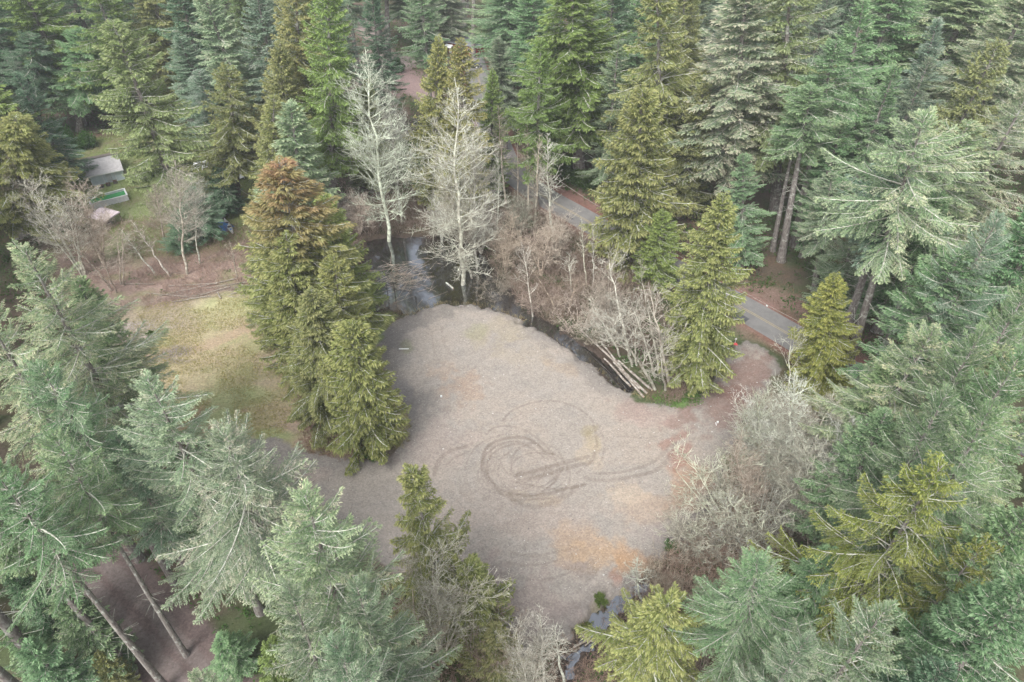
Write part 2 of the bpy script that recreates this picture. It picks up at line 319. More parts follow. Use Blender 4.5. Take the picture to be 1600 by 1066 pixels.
def gcolor(X, Y):
    n1 = fbm(X, Y, 9, 31, 4); n2 = fbm(X, Y, 2.6, 57, 4); n3 = fbm(X, Y, .9, 77, 3)
    warp = (n2 - .5) * 2.2 + (n3 - .5) * .8
    c = np.zeros(X.shape + (3,)) + np.array((.095, .075, .055))                       # needle litter
    c = lerp(c, (.055, .08, .032), smooth(.38, .62, n1) * .8); c = lerp(c, (.13, .085, .06), smooth(.52, .7, n2) * .5)
    br = smooth(-2, 2, sdist(X, Y, BROWN) + warp); c = lerp(c, (.25, .185, .155), br); c = lerp(c, (.16, .17, .075), br * smooth(.52, .68, n2) * .6)
    yd = smooth(-1, 1.5, sdist(X, Y, YARD) + warp); c = lerp(c, (.175, .20, .085), yd); c = lerp(c, (.19, .15, .11), yd * smooth(.5, .7, n2) * .7)
    md = smooth(-.8, .8, sdist(X, Y, MEADOW) + warp * .8); c = lerp(c, (.30, .255, .165), md); c = lerp(c, (.31, .235, .16), md * smooth(.40, .58, n1) * .85); c = lerp(c, (.215, .245, .11), md * smooth(.5, .66, n2) * .6)
    rl = ldist(X, Y, ROADL); c = lerp(c, (.19, .10, .08), 1 - smooth(3.2, 5.4 , rl + warp * .5)); 
    tl = ldist(X, Y, TRACKL); c = lerp(c, (.24, .19, .17), 1 - smooth(2.0, 3.6, tl + warp * .5))
    ln = ldist(X, Y, LANE); c = lerp(c, (.125, .095, .088), 1 - smooth(3.4, 4.6, ln + warp * .5)); c = lerp(c, (.17, .145, .135), (1 - smooth(.5, 1.0, np.abs(ln - 1.2) + (n3 - .5))) * .6)
    pd = np.maximum(sdist(X, Y, POND), sdist(X, Y, DITCH)); c = lerp(c, (.055, .042, .034), smooth(-1.8, .3, pd + warp * .5))
    for p in OPATCH: c = lerp(c, tuple(min(.5, (q * .78 + sum(p[5]) / 3 * .22) * 1.25) for q in p[5]), ell(X, Y, p, (n2 - .5) * 1.3 + (n3 - .5) * .5))
    sp = sdist(X, Y, PAD) + (n2 - .5) * 2.0 + (n3 - .5) * 1.4; pw = smooth(-.35, .35, sp)
    g = np.zeros(X.shape + (3,)) + np.array((.330, .308, .282)); g = lerp(g, (.355, .322, .288), smooth(.4, .65, n1)); g = lerp(g, (.30, .288, .272), smooth(.5, .75, n2) * .6)
    rim = 1 - smooth(.3, 3.2, sp + (n1 - .5) * 3); g = lerp(g, (.235, .225, .215), rim * .75)
    for p in PATCH: g = lerp(g, p[5], ell(X, Y, p, (n2 - .5) * 2.2 + (n3 - .5) * 1.2) * (.55 + .7 * n3) * .9)
    str_ = fbm(X * .35 + Y * .2, Y * 2.2 - X * 1.2, 2.5, 91, 3); g = g * (0.93 + 0.14 * str_)[..., None]
    for line, w, s in TRACKS:
        d = ldist(X, Y, line); k = (1 - smooth(w * .5, w * 1.5, d + (n3 - .5) * .12)) * abs(s) * .62 * (.6 + .8 * n2)
        g = lerp(g, (.185, .155, .135) if s > 0 else (.42, .41, .39), np.clip(k, 0, 1))
        rd = (1 - smooth(0, .12, np.abs(d - w * 1.7))) * abs(s) * .25; g = lerp(g, (.42, .39, .36), rd)
    c = c * (1 - pw[..., None]) + g * np.array((.80, .768, .735)) * pw[..., None]
    return np.clip(c, .01, .8), pw, sp

def grid_sheet(xs, ys):
    X, Y = np.meshgrid(xs, ys); return X, Y, gheight(X, Y)
def sheet(name, xs, ys, mask=None, dz=0.0, data=None):
    X, Y, Z, C, pw = data; ny, nx = X.shape
    idx = np.arange(nx * ny).reshape(ny, nx); q = np.stack([idx[:-1, :-1], idx[:-1, 1:], idx[1:, 1:], idx[1:, :-1]], -1).reshape(-1, 4)
    if mask is not None:
        mk = mask[:-1, :-1].ravel(); q = q[mk]
    used, inv = np.unique(q.ravel(), return_inverse=True)
    V = np.stack([X.ravel()[used], Y.ravel()[used], Z.ravel()[used] + dz], -1)
    me = qmesh(name, V, inv.reshape(-1, 4), True)
    a = me.color_attributes.new('gc', 'FLOAT_COLOR', 'POINT'); cc = np.ones((len(used), 4), np.float32); cc[:, :3] = C.reshape(-1, 3)[used]; a.data.foreach_set('color', cc.ravel())
    a = me.attributes.new('gk', 'FLOAT', 'POINT'); a.data.foreach_set('value', pw.ravel()[used].astype(np.float32))
    o = obj(name, me, M['terrain']); o['kind'] = 'structure'; return o
def dens(lo, hi, a, b, fine, mid, A, B):
    x = [a];
    while x[-1] < b: x.append(x[-1] + fine)
    l = [a]
    while l[-1] > A: l.append(l[-1] - mid)
    r = [x[-1]]
    while r[-1] < B: r.append(r[-1] + mid)
    out = l[:0:-1] + x + r[1:]
    return np.array([lo] + out + [hi])
FINE = 0.16
xs = dens(-900, 900, -46, 42, FINE, 1.6, -260, 260); ys = dens(-300, 1400, 26, 98, FINE, 1.6, -20, 330)
X, Y = np.meshgrid(xs, ys); Z = gheight(X, Y); C, PW, SP = gcolor(X, Y); data = (X, Y, Z, C, PW)
sheet('ground', xs, ys, None, 0, data)
sheet('gravel_clearing', xs, ys, (SP > 0), .012, data)
md = sdist(X, Y, MEADOW); sheet('meadow', xs, ys, (md > 0) & (SP < -.2), .008, data)
yd = sdist(X, Y, YARD); sheet('lawn', xs, ys, (yd > 0), .008, data)
ln = ldist(X, Y, LANE); sheet('dirt_lane', xs, ys, (ln < 3.9) & (SP < -.2), .008, data)

# water ------------------------------------------------------------
m, n, b = mat_base('dark_pond_water', 0.04, 0.5); b.inputs['Base Color'].default_value = (.016, .013, .011, 1); b.inputs['IOR'].default_value = 1.33
bump(n, b, noise(n, 1.2, 3), .08, .03)
gl = N(n, 'ShaderNodeBsdfGlossy'); gl.inputs['Roughness'].default_value = .07; gl.inputs['Color'].default_value = (.9, .95, 1, 1)
fr = N(n, 'ShaderNodeFresnel'); fr.inputs['IOR'].default_value = 3.4; mx = N(n, 'ShaderNodeMixShader')
n.links.new(fr.outputs[0], mx.inputs[0]); n.links.new(b.outputs[0], mx.inputs[1]); n.links.new(gl.outputs[0], mx.inputs[2]); n.links.new(mx.outputs[0], n.nodes['Material Output'].inputs[0])
M['water'] = m
def water(name, poly, lab):
    cx = sum(p[0] for p in poly) / len(poly); cy = sum(p[1] for p in poly) / len(poly)
    # outset the outline by 2.5 m; the banks of the terrain cut the real shoreline
    out = []
    nP = len(poly)
    for i in range(nP):
        a = np.array(poly[i - 1]); c = np.array(poly[(i + 1) % nP]); d = c - a; d = d / (np.linalg.norm(d) + 1e-9); out.append((poly[i][0], poly[i][1], d))
    area = sum(poly[i][0] * poly[(i + 1) % nP][1] - poly[(i + 1) % nP][0] * poly[i][1] for i in range(nP)); sg = 1 if area > 0 else -1
    g = 0.5; x0 = min(p[0] for p in poly) - 3; x1 = max(p[0] for p in poly) + 3; y0 = min(p[1] for p in poly) - 3; y1 = max(p[1] for p in poly) + 3
    xs_ = np.arange(x0, x1, g); ys_ = np.arange(y0, y1, g); XX, YY = np.meshgrid(xs_, ys_); k = sdist(XX, YY, poly) > -2.2
    idx = np.arange(XX.size).reshape(XX.shape); q = np.stack([idx[:-1, :-1], idx[:-1, 1:], idx[1:, 1:], idx[1:, :-1]], -1).reshape(-1, 4)[k[:-1, :-1].ravel()]
    used, inv = np.unique(q.ravel(), return_inverse=True); V = np.stack([XX.ravel()[used], YY.ravel()[used], np.full(len(used), -.62)], -1)
    o = obj(name, qmesh(name, V, inv.reshape(-1, 4), True), M['water']); o['kind'] = 'structure'
water('pond', POND, ''); water('ditch_water', DITCH, '')

# road -------------------------------------------------------------
def strip(name, line, off0, off1, z, mat, parent=None):
    V = []; Q = []; L = [np.array(p) for p in line]
    for i, p in enumerate(L):
        d = L[min(i + 1, len(L) - 1)] - L[max(i - 1, 0)]; d /= np.linalg.norm(d) + 1e-9; nn = np.array((-d[1], d[0]))
        for k in range(5):
            o = off0 + (off1 - off0) * k / 4; w = p + nn * o; V.append((w[0], w[1], z))
    for i in range(len(L) - 1):
        for k in range(4): a = i * 5 + k; Q.append((a, a + 1, a + 6, a + 5))
    me = qmesh(name, V, Q, True); me.flip_normals()
    return obj(name, me, mat, parent)
m, n, b = mat_base('worn_asphalt', .8, .3); f = noise(n, 14, 5); f2 = noise(n, .5, 4)
c = mixc(n, ramp(n, f, .3, .7), (.165, .16, .155), (.24, .232, .222)); c = mixc(n, ramp(n, f2, .45, .62), c, (.17, .165, .16)); n.links.new(c, b.inputs['Base Color']); bump(n, b, f, .3, .01); M['asphalt'] = m
M['patch'] = simple('fresh_asphalt', (.075, .077, .085), (.10, .10, .105), 1.5, .75)
M['paint'] = simple('worn_yellow_paint', (.40, .32, .17), (.30, .26, .18), 4, .7)
road = strip('road', ROADL, -3.15, 3.15, .12, M['asphalt']); road['kind'] = 'structure'
strip('centre_line', ROADL, .1, .22, .126, M['paint'], road); strip('centre_line', ROADL, -.22, -.1, .126, M['paint'], road)
i0 = [i for i, p in enumerate(ROADL)]
strip('asphalt_patch', ROADL[33:37], -3.1, -2.2, .130, M['patch'], road); strip('asphalt_patch', ROADL[47:49] , -2.0, -1.5, .130, M['patch'], road)
strip('asphalt_patch', ROADL[60:72], -3.3, -1.5, .130, M['patch'], road); strip('asphalt_patch', ROADL[62:66], 1.2, 1.9, .130, M['patch'], road)

# ------------------------------------------------------------------ conifers
def leafs(base, d, side, ln_, wd, tip, rnd, moss, bend=0.0):
    """rhombic leaf sprays; returns V (n,4,3), A (n,3)"""
    mid = base + d * (ln_ * .45)[:, None]; end = base + d * ln_[:, None]; end[:, 2] -= bend * ln_
    V = np.stack([base, mid + side * (wd * .5)[:, None], end, mid - side * (wd * .5)[:, None]], 1)
    return V, np.stack([tip, rnd, moss], 1)
def norm(v): return v / (np.linalg.norm(v, axis=-1, keepdims=True) + 1e-9)
def branch_template(L, kind, rng, near=False):
    """one limb lying along +x with its side shoots and needle sprays"""
    nseg = 6; t = np.linspace(0, 1, nseg + 1)
    wig = rng.uniform(-1, 1) * .06
    if kind == 'cedar':
        zf = lambda t: L * (0.12 * t - 0.72 * t ** 2 + 0.52 * t ** 3)
    else:
        zf = lambda t: L * (-0.16 * t + 0.02 * t ** 2 + 0.10 * t ** 3)
    yf = lambda t: L * wig * np.sin(t * 3)
    ax = np.stack([L * t * (1 if kind == 'fir' else .96), yf(t), zf(t)], 1)
    segs = [[*ax[i], *ax[i + 1], .012 * L * (1 - t[i] * .85) + .012, .012 * L * (1 - t[i + 1] * .85) + .010] for i in range(nseg)]
    step = (.13 if near else .16) if kind == 'fir' else (.125 if near else .155)
    VV = []; AA = []
    s = .14 * L if L > 1.5 else .1
    k = 0
    while s < L:
        tt = s / L; p = np.array([L * tt * (1 if kind == 'fir' else .96), yf(tt), zf(tt)])
        for sg in (1, -1):
            if rng.random() < (.10 if tt > .3 else .45): continue
            lat = (0.24 * L + .28) * min(1, .35 + tt * 2.2) * (1.02 - tt) ** .62 * rng.uniform(.55, 1.2)
            if lat < .15: lat = .15
            a = math.radians(rng.uniform(42, 68) - 22 * tt) * sg
            dz = rng.uniform(-.9, -.35) if kind == 'cedar' else rng.uniform(-.42, .06)
            d0 = norm(np.array([math.cos(a), math.sin(a), dz * (.6 if kind == 'cedar' else .8)]))
            st = .075 if near else .105; m = max(2, int(lat / st)); u = (np.arange(m) + rng.uniform(.2, .8)) / m
            pos = p + d0 * (u * lat)[:, None]; pos[:, 2] -= (.45 if kind == 'cedar' else .16) * lat * u ** 2 * 1.0
            dd = norm(d0 + np.array([0, 0, -.9 if kind == 'cedar' else -.3]) * u[:, None])
            sd = norm(np.cross(dd, np.array([0, 0, 1.0])) + 1e-6)
            moss = 1.0 * (rng.random() < .5)
            if lat > .45 and rng.random() < .55: e1 = p + d0 * lat * .5 - np.array([0, 0, .45 if kind == 'cedar' else .16]) * lat * .25; e2 = p + d0 * lat - np.array([0, 0, .45 if kind == 'cedar' else .16]) * lat; segs.append([*p, *e1, .016, .012]); segs.append([*e1, *e2, .012, .006])
            for q in (1, -1):
                ja = rng.uniform(.3, 1.3, m)[:, None]
                di = norm(dd + sd * q * ja + rng.normal(0, .34, (m, 3)))
                si = norm(np.cross(di, np.array([0, 0, 1.0]) + rng.normal(0, .7, (m, 3))))
                ll = rng.uniform(.14, .30, m) * (1.15 if kind == 'cedar' else 1); ll = ll * (.62 if near else 1); ww = ll * rng.uniform(.22, .38, m)
                tipn = np.clip((tt * .55 + u * .75 - .45), 0, 1) * rng.uniform(.4, 1.2, m)
                V, A = leafs(pos, di, si, ll, ww, np.clip(tipn, 0, 1), rng.random(m), np.full(m, moss) * rng.random(m), .15); VV.append(V); AA.append(A)
            V, A = leafs(pos[-1:], dd[-1:], sd[-1:], np.array([.2 if near else .3]), np.array([.05 if near else .09]), np.array([min(1, .3 + tt * .7)]), rng.random(1), np.array([moss * .5]), .2); VV.append(V); AA.append(A)
        s += step * rng.uniform(.8, 1.2); k += 1
    m = max(3, int(L / .13)); u = rng.uniform(.2, 1, m); pos = np.stack([L * u * .98, yf(u), zf(u)], 1) + rng.normal(0, .03, (m, 3))
    di = norm(np.stack([np.ones(m), rng.normal(0, .7, m), rng.normal(.1, .3, m)], 1)); si = norm(np.cross(di, np.array([0, 0, 1.0]) + rng.normal(0, .4, (m, 3))))
    V, A = leafs(pos, di, si, rng.uniform(.2, .34, m), rng.uniform(.08, .13, m), np.clip(u * rng.uniform(.2, 1.1, m), 0, 1), rng.random(m), np.zeros(m)); VV.append(V); AA.append(A)
    return np.concatenate(VV), np.concatenate(AA), np.array(segs)
TEMPL = {}
_r = np.random.default_rng(5)
for kd in ('fir', 'cedar'):
    for L in (.8, 1.6, 2.8, 4.2, 5.8): TEMPL[kd, L] = [branch_template(L, kd, _r) for _ in range(3)]
    for L in (1.0, 2.2, 3.8, 5.6, 7.6): TEMPL[kd + 'N', L] = [branch_template(L, kd, _r, True) for _ in range(3)]
def rotm(yaw, pit, roll):
    cy, sy, cp, sp, cr, sr = math.cos(yaw), math.sin(yaw), math.cos(pit), math.sin(pit), math.cos(roll), math.sin(roll)
    Rz = np.array([[cy, -sy, 0], [sy, cy, 0], [0, 0, 1]]); Ry = np.array([[cp, 0, -sp], [0, 1, 0], [sp, 0, cp]]); Rx = np.array([[1, 0, 0], [0, cr, -sr], [0, sr, cr]])
    return Rz @ Ry @ Rx
def conifer_mesh(name, kind, H, R, cb, seed, keep=1.0, moss=0.0, rag=1.0, redtop=False, full=.62, spacing=.36, near=False):
    rng = np.random.default_rng(seed); VV = []; AA = []; SS = []
    tk = kind + ('N' if near else ''); cl = [k[1] for k in TEMPL if k[0] == tk]
    h = H - .25; phi = rng.uniform(0, 6.28); lob = rng.uniform(0, 6.28, 3)
    bend = rng.normal(0, .012, 2)
    axis = lambda z: np.array([bend[0] * z * z / H, bend[1] * z * z / H, z])
    Hc = H - cb
    while h > cb:
        u = (H - h) / Hc
        nb = 4 if u < .12 else 5
        for j in range(nb):
            phi += 2.39996 + rng.normal(0, .25)
            prof = u ** full * (1 - .30 * smooth(.72, 1, u)); lobe = 1 + .16 * math.sin(2 * phi + lob[0] + u * 5) + .10 * math.sin(3 * phi + lob[1] - u * 9)
            L = max(.35, (R * prof + .25) * lobe * (1 + rag * rng.uniform(-.32, .2)))
            if rng.random() > keep * (1 - .18 * u): continue
            ct = min(cl, key=lambda c: abs(math.log(c / L))); T = TEMPL[tk, ct][rng.integers(3)]; sc = L / ct
            el = math.radians((52 if kind == 'fir' else 46) * (1 - u) ** 3 - (6 if kind == 'fir' else 2) * u + rng.normal(0, 6) + (4 if kind == 'fir' else 8))
            Rm = rotm(phi, el, rng.normal(0, .25)) * sc; o = axis(h + rng.uniform(-.15, .15))
            V = T[0].reshape(-1, 3) @ Rm.T + o; A = T[1].copy()
            br = rng.normal(0, .16); A[:, 1] = np.clip(A[:, 1] * .75 + .12 + br, 0, 1)
            if moss: A[:, 2] = np.clip(A[:, 2] * (rng.random() < moss) * 1.1, 0, .9)
            else: A[:, 2] *= .12
            if redtop: A[:, 2] = np.clip((1 - u * 2.0) + A[:, 2] * .3, 0, 1) * rng.uniform(.3, .8)
            if u < .06 and sc < 1: pass
            VV.append(V); AA.append(A); SG = T[2]; SS.append(np.concatenate([SG[:, :3] @ Rm.T + o, SG[:, 3:6] @ Rm.T + o, SG[:, 6:8] * max(sc, .6) * (1 + .4 * u)], 1))
        h -= spacing * (1.0 if u > .12 else .7) * rng.uniform(.75, 1.25) * (1 + .35 * u)
    # dead snags under the crown
    for _ in range(int(cb * 1.1)):
        z = rng.uniform(cb * .45, cb); a = rng.uniform(0, 6.28); l = rng.uniform(.5, 2.2); o = axis(z); e = o + np.array([math.cos(a) * l, math.sin(a) * l, -.25 * l])
        SS.append(np.array([[*o, *e, .035, .012]]))
    V = np.concatenate(VV); A = np.concatenate(AA)
    if kind == 'fir' and False: pass
    me = qmesh(name + '_crown', V, np.arange(len(V)).reshape(-1, 4)); a = me.attributes.new('lf', 'FLOAT_VECTOR', 'FACE'); a.data.foreach_set('vector', A.astype(np.float32).ravel())
    me.materials.append(M[kind]); lm = segmesh(name + '_limbs', np.concatenate(SS), 3); lm.materials.append(M['limb'])
    nz = 14; zz = np.linspace(-.4, H - .2, nz); r0 = .0115 * H + .06
    rr = r0 * (1 - zz.clip(0) / H) ** .85 + .015; rr[0] *= 1.25
    ts = [[*axis(zz[i]), *axis(zz[i + 1]), rr[i], rr[i + 1]] for i in range(nz - 1)]
    tm = segmesh(name + '_trunk', ts, 10); tm.materials.append(M['firbark'])
    return dict(crown=me, limbs=lm, trunk=tm, H=H, R=R, kind=kind)
PROT = {
    'firA': conifer_mesh('firA', 'fir', 34, 4.8, 9, 1, .95, .12, 1.15), 'firB': conifer_mesh('firB', 'fir', 34, 5.2, 7, 2, .9, .25),
    'firC': conifer_mesh('firC', 'fir', 34, 5.0, 15, 3, .85, .3, 1.4), 'firM': conifer_mesh('firM', 'fir', 34, 5.2, 8, 4, .9, .9, 1.2),
    'firH': conifer_mesh('firH', 'fir', 36, 4.0, 24, 5, .85, .1, 1.3), 'firS': conifer_mesh('firS', 'fir', 18, 3.2, 2, 6, .95, .05),
    'cedA': conifer_mesh('cedA', 'cedar', 28, 4.2, 2.0, 11, .95, 0, 1.0, full=.7), 'cedB': conifer_mesh('cedB', 'cedar', 28, 4.0, 3.0, 12, .8, 0, 1.1, full=.75),
    'cedR': conifer_mesh('cedR', 'cedar', 28, 4.2, 1.5, 13, .95, 0, .9, True), 'cedT': conifer_mesh('cedT', 'cedar', 34, 4.8, 7, 14, .8, 0, 1.1),
    'firN': conifer_mesh('firN', 'fir', 35, 8.0, 9, 31, .86, .25, 1.25, spacing=.5, near=True, full=.66), 'firP': conifer_mesh('firP', 'fir', 35, 7.4, 12, 32, .82, .45, 1.4, spacing=.52, near=True, full=.7),
    'firW': conifer_mesh('firW', 'fir', 35, 7.0, 9, 33, .8, .95, 1.5, spacing=.5, near=True, full=.7), 'cedN': conifer_mesh('cedN', 'cedar', 28, 8.4, 4, 34, .62, 0, 1.2, spacing=.5, near=True, full=.7),
    'firT': conifer_mesh('firT', 'fir', 36, 6.2, 22, 35, .85, .35, 1.4, spacing=.46, near=True, full=.6), 'firD': conifer_mesh('firD', 'fir', 34, 4.6, 12, 36, .72, .3, 1.7, full=.55, spacing=.42), 'firE': conifer_mesh('firE', 'fir', 34, 5.4, 5, 37, .8, .15, 1.6, full=.8, spacing=.44),
    'cedC': conifer_mesh('cedC', 'cedar', 28, 4.6, 1.5, 38, .85, 0, 1.5, full=.6, spacing=.42), 'cedU': conifer_mesh('cedU', 'cedar', 34, 5.2, 9, 39, .7, 0, 1.6, full=.65, spacing=.44),
    'cedS': conifer_mesh('cedS', 'cedar', 18, 4.0, .8, 15, 1.0, 0, .8, full=.62), 'cedX': conifer_mesh('cedX', 'cedar', 24, 5.0, 4, 16, .58, 0, 1.3, spacing=.42, full=.66),
}
# ------------------------------------------------------------------ bare trees
def bare_mesh(name, H, R, seed, n1=46, low=.22, asc=55, trunks=1, spread=.1, shape='oval', fine=1.0, r0=None, n2=10, n3=6):
    rng = np.random.default_rng(seed); S1 = []; S2 = []
    def limb(p, d, L, r, lev, up=.25):
        ns = 4 if lev < 2 else (3 if lev == 2 else 2); pts = [p]; dirs = [d]; q = p; dd = d
        for i in range(ns):
            dd = norm(dd + rng.normal(0, .08 + .05 * lev, 3) + np.array([0, 0, up / ns])); q = q + dd * L / ns; pts.append(q); dirs.append(dd)
        for i in range(ns):
            (S1 if lev == 0 else S2).append([*pts[i], *pts[i + 1], max(.009, r * (1 - i / ns * .75)), max(.006, r * (1 - (i + 1) / ns * .8))])
        if lev >= 3: return
        m = int({1: n2, 2: n3}[lev] * fine * max(.5, min(1.5, L / 2.2)))
        for j in range(m):
            t = rng.uniform(.15, 1); i = min(ns - 1, int(t * ns)); f = t * ns - i; o = pts[i] * (1 - f) + pts[i + 1] * f
            pr = norm(rng.normal(0, 1, 3) - 0); nd = norm(dirs[i + 1] * .75 + pr * .75 + np.array([0, 0, .15])); limb(o, nd, L * rng.uniform(.28, .5) * (1.1 - .5 * t), r * .42, lev + 1, up)
    TS = []
    for k in range(trunks):
        S1.clear(); a0 = rng.uniform(0, 6.28); tilt = spread * (rng.uniform(.3, 1) if trunks > 1 else .3); h = H * (1 if k == 0 else rng.uniform(.6, 1))
        nz = 10; base = np.array([0, 0, 0.]) if trunks == 1 else np.array([math.cos(a0), math.sin(a0), 0]) * rng.uniform(0, spread * 3)
        r = r0 or (.0075 * h + .03); P = [base - np.array([0, 0, .3])]; dx = np.array([math.cos(a0), math.sin(a0), 0]) * tilt
        for i in range(nz): P.append(base + np.array([0, 0, h * (i + 1) / nz]) + dx * h * ((i + 1) / nz) ** 1.2 + np.append(rng.normal(0, .05 * (h / 10), 2), 0))
        for i in range(nz): S1.append([*P[i], *P[i + 1], r * (1 - i / nz * .92), r * (1 - (i + 1) / nz * .92) + .008])
        for j in range(n1 if trunks == 1 else int(n1 / trunks)):
            t = rng.uniform(low, .985); i = min(nz - 1, int(t * nz)); f = t * nz - i; o = P[i] * (1 - f) + P[i + 1] * f
            if shape == 'oval': pl = math.sin(PI * min(1, (t - low) / (1 - low) * .8 + .22)) ** .8
            elif shape == 'cone': pl = (1 - t) ** .7 + .12
            else: pl = .6 + .4 * rng.random()
            a = rng.uniform(0, 6.28); e = math.radians(asc * (.55 + .6 * t) + rng.normal(0, 9)); d = np.array([math.cos(a) * math.cos(e), math.sin(a) * math.cos(e), math.sin(e)])
            limb(o, d, max(.5, R * 1.15 * pl * rng.uniform(.7, 1.15)), r * .22 * (1.1 - .6 * t) + .006, 1)
        TS.append(segmesh(name + '_trunk', S1, 7))
    bm_ = segmesh(name + '_branches', S2, 3); return dict({'trunk%d' % i: t for i, t in enumerate(TS)}, branches=bm_, nt=len(TS), H=H, R=R, kind='bare', n=len(S2))
PROT.update({
    'aldA': bare_mesh('aldA', 28, 5.0, 21, 105, .14, 38, n3=5), 'aldB': bare_mesh('aldB', 28, 4.6, 22, 110, .10, 34, n3=5), 'aldC': bare_mesh('aldC', 20, 3.6, 23, 75, .3, 42),
    'sap': bare_mesh('sap', 16, 1.7, 24, 60, .35, 40, fine=.8), 'sapB': bare_mesh('sapB', 14, 1.4, 25, 40, .45, 45, fine=.7),
    'multi': bare_mesh('multi', 15, 3.2, 26, 120, .25, 48, trunks=5, spread=.22, shape='x'), 'bush': bare_mesh('bush', 6.5, 1.8, 27, 150, .12, 50, trunks=12, spread=.38, shape='x', r0=.035, n2=9),
    'multiB': bare_mesh('multiB', 12, 2.6, 28, 56, .3, 45, trunks=4, spread=.3, shape='x'), 'thin': bare_mesh('thin', 9, 1.6, 29, 24, .3, 50, fine=.8),
})
for k, p in PROT.items():
    if p['kind'] == 'bare':
        for q in ['branches'] + ['trunk%d' % i for i in range(p['nt'])]: p[q].materials.append(M['alder'])

FIRST = {}
def make_tree(proto, x, y, h, rad, col, label, cat, group=None, lean=None, rz=None, name=None, seed=0):
    P = PROT[proto]; rng = random.Random(int(x * 31 + y * 77 + seed) & 0xffffff)
    nm = name or {'fir': 'fir_tree', 'ced': 'cedar_tree'}.get(proto[:3], 'bare_tree')
    e = empty(nm, (x, y, gz(x, y) - .1)); s = h / P['H']; w = rad / P['R']
    wk = rng.uniform(-.1, .1); e.scale = (w * (1 + wk), w * (1 - wk), s); rzz = rz if rz is not None else rng.uniform(0, 6.28)
    if lean:       # lean = metres (dx, dy) of the top
        from mathutils import Vector, Quaternion
        d = Vector((lean[0], lean[1], h)).normalized(); q = Vector((0, 0, 1)).rotation_difference(d) @ Quaternion((0, 0, 1), rzz)
        e.rotation_mode = 'QUATERNION'; e.rotation_quaternion = q
    else: e.rotation_euler = (rng.uniform(-.025, .025), rng.uniform(-.025, .025), rzz)
    tag(e, label, cat, group)
    parts = ('crown', 'limbs', 'trunk') if P['kind'] != 'bare' else ['trunk%d' % i for i in range(P['nt'])] + ['branches']
    for p in parts:
        src = FIRST.get((proto, p))
        if src is None: o = obj(p, P[p]); FIRST[proto, p] = o
        else: o = src.copy(); COL.objects.link(o)
        o.name = 'trunk' if p.startswith('trunk') else (p if p != 'limbs' else 'branches')
        o.parent = e; o.color = (*(col if p == 'crown' or P['kind'] == 'bare' else (1, 1, 1)), 1)
    return e

# ------------------------------------------------------------------ the trees of the photograph
# colour tints multiply the needle colour of the kind
TINT = dict(pale=(1.38, 1.22, 1.25), blue=(1.02, .98, 1.0), green=(.88, 1.02, .85), dark=(.62, .76, .72), mossy=(1.38, 1.25, 1.15), olive=(1.05, .95, 1.05), lime=(1.12, 1.0, 1.0), bright=(1.05, 1.08, .92), gold=(1.12, 1.02, .78), graygreen=(1.1, 1.1, 1.3),
            bone=(1.2, 1.2, 1.15), white=(.95, .92, .87), grey=(.8, .76, .72), brown=(.62, .52, .46), pinkgrey=(.85, .74, .68))
TREES = []
def T(row, proto, tx, ty, tint, desc, W, B=None, h=None, f=1.0, rz=None):
    if B:
        X, Y = gp(*B)
        hh = min(np.arange(1, 60, .25), key=lambda z: abs(proj(X, Y, z)[1] - ty)); d0 = proj(X, Y, hh); lx = 0 if tx is None else (tx - d0[0]) * d0[2] / F; tx = d0[0] if tx is None else tx
    else:
        hh = h; X, Y = gp(tx, ty, h); lx = 0
    d = proj(X, Y, hh * .45)[2]; rad = W / 2 * d / F * f
    TREES.append([row, proto, X, Y, hh, rad, tint, desc, lx, tx])
    if (X * X + Y * Y) < 36: print('NEAR', desc)
R1 = 'cedar clump between the meadow and the gravel clearing'
T(R1, 'cedR', 450, 248, 'lime', 'tall yellow-green cedar with a rusty brown top, beside the meadow', 215, B=(500, 565))
T(R1, 'cedA', 500, 300, 'bright', 'bright green cedar with limbs reaching over the pond edge', 150, B=(540, 500))
T(R1, 'cedB', 455, 368, 'lime', 'narrow olive cedar in front of the rusty-topped cedar', 160, B=(478, 600))
T(R1, 'cedA', 488, 450, 'olive', 'olive cedar just left of the rounded cedar at the tip of the clump', 150, B=(512, 655))
T(R1, 'cedS', 548, 505, 'lime', 'rounded yellow-green cedar at the tip of the clump by the gravel', 158, B=(580, 698))
T(R1, 'firS', 458, 160, 'pale', 'grey-green fir with a round top behind the rusty-topped cedar', 130, B=(480, 390))
T(R1, 'cedC', 420, 330, 'olive', 'olive cedar on the left flank of the rusty-topped cedar', 130, B=(450, 520))
T(R1, 'cedC', 520, 400, 'lime', 'yellow-green cedar squeezed between the bright cedar and the rounded one', 120, B=(548, 600))
R2 = 'trees around the lawn and the shed'
T(R2, 'cedC', 180, 35, 'graygreen', 'huge grey-olive cedar standing beside the shed', 158, B=(286, 335))
T(R2, 'cedU', 362, 95, 'olive', 'olive cedar with bare grey limbs at the end of the lawn strip', 130, B=(372, 325))
T(R2, 'cedB', 422, 145, 'olive', 'slim olive cedar right of the lawn strip', 105, B=(425, 370))
T(R2, 'cedT', 15, 170, 'lime', 'olive-green cedar left of the shed at the photo edge', 190, B=(35, 370))
T(R2, 'cedA', -45, 110, 'green', 'cedar half out of frame left of the lawn', 170, h=26)
T(R2, 'firS', 300, 292, 'dark', 'dark green fir among bare trees left of the boat', 75, B=(318, 375))
T(R2, 'firS', 345, 262, 'dark', 'dark fir between the white pile and the blue tarp', 70, B=(355, 335))
T(R2, 'cedS', 415, 275, 'olive', 'olive cedar behind the boat', 60, B=(405, 345))
T(R2, 'firS', 275, 330, 'dark', 'small dark evergreen under the leaning bare stems', 50, B=(280, 398))
R3 = 'row of conifers behind the shed and the lawn'
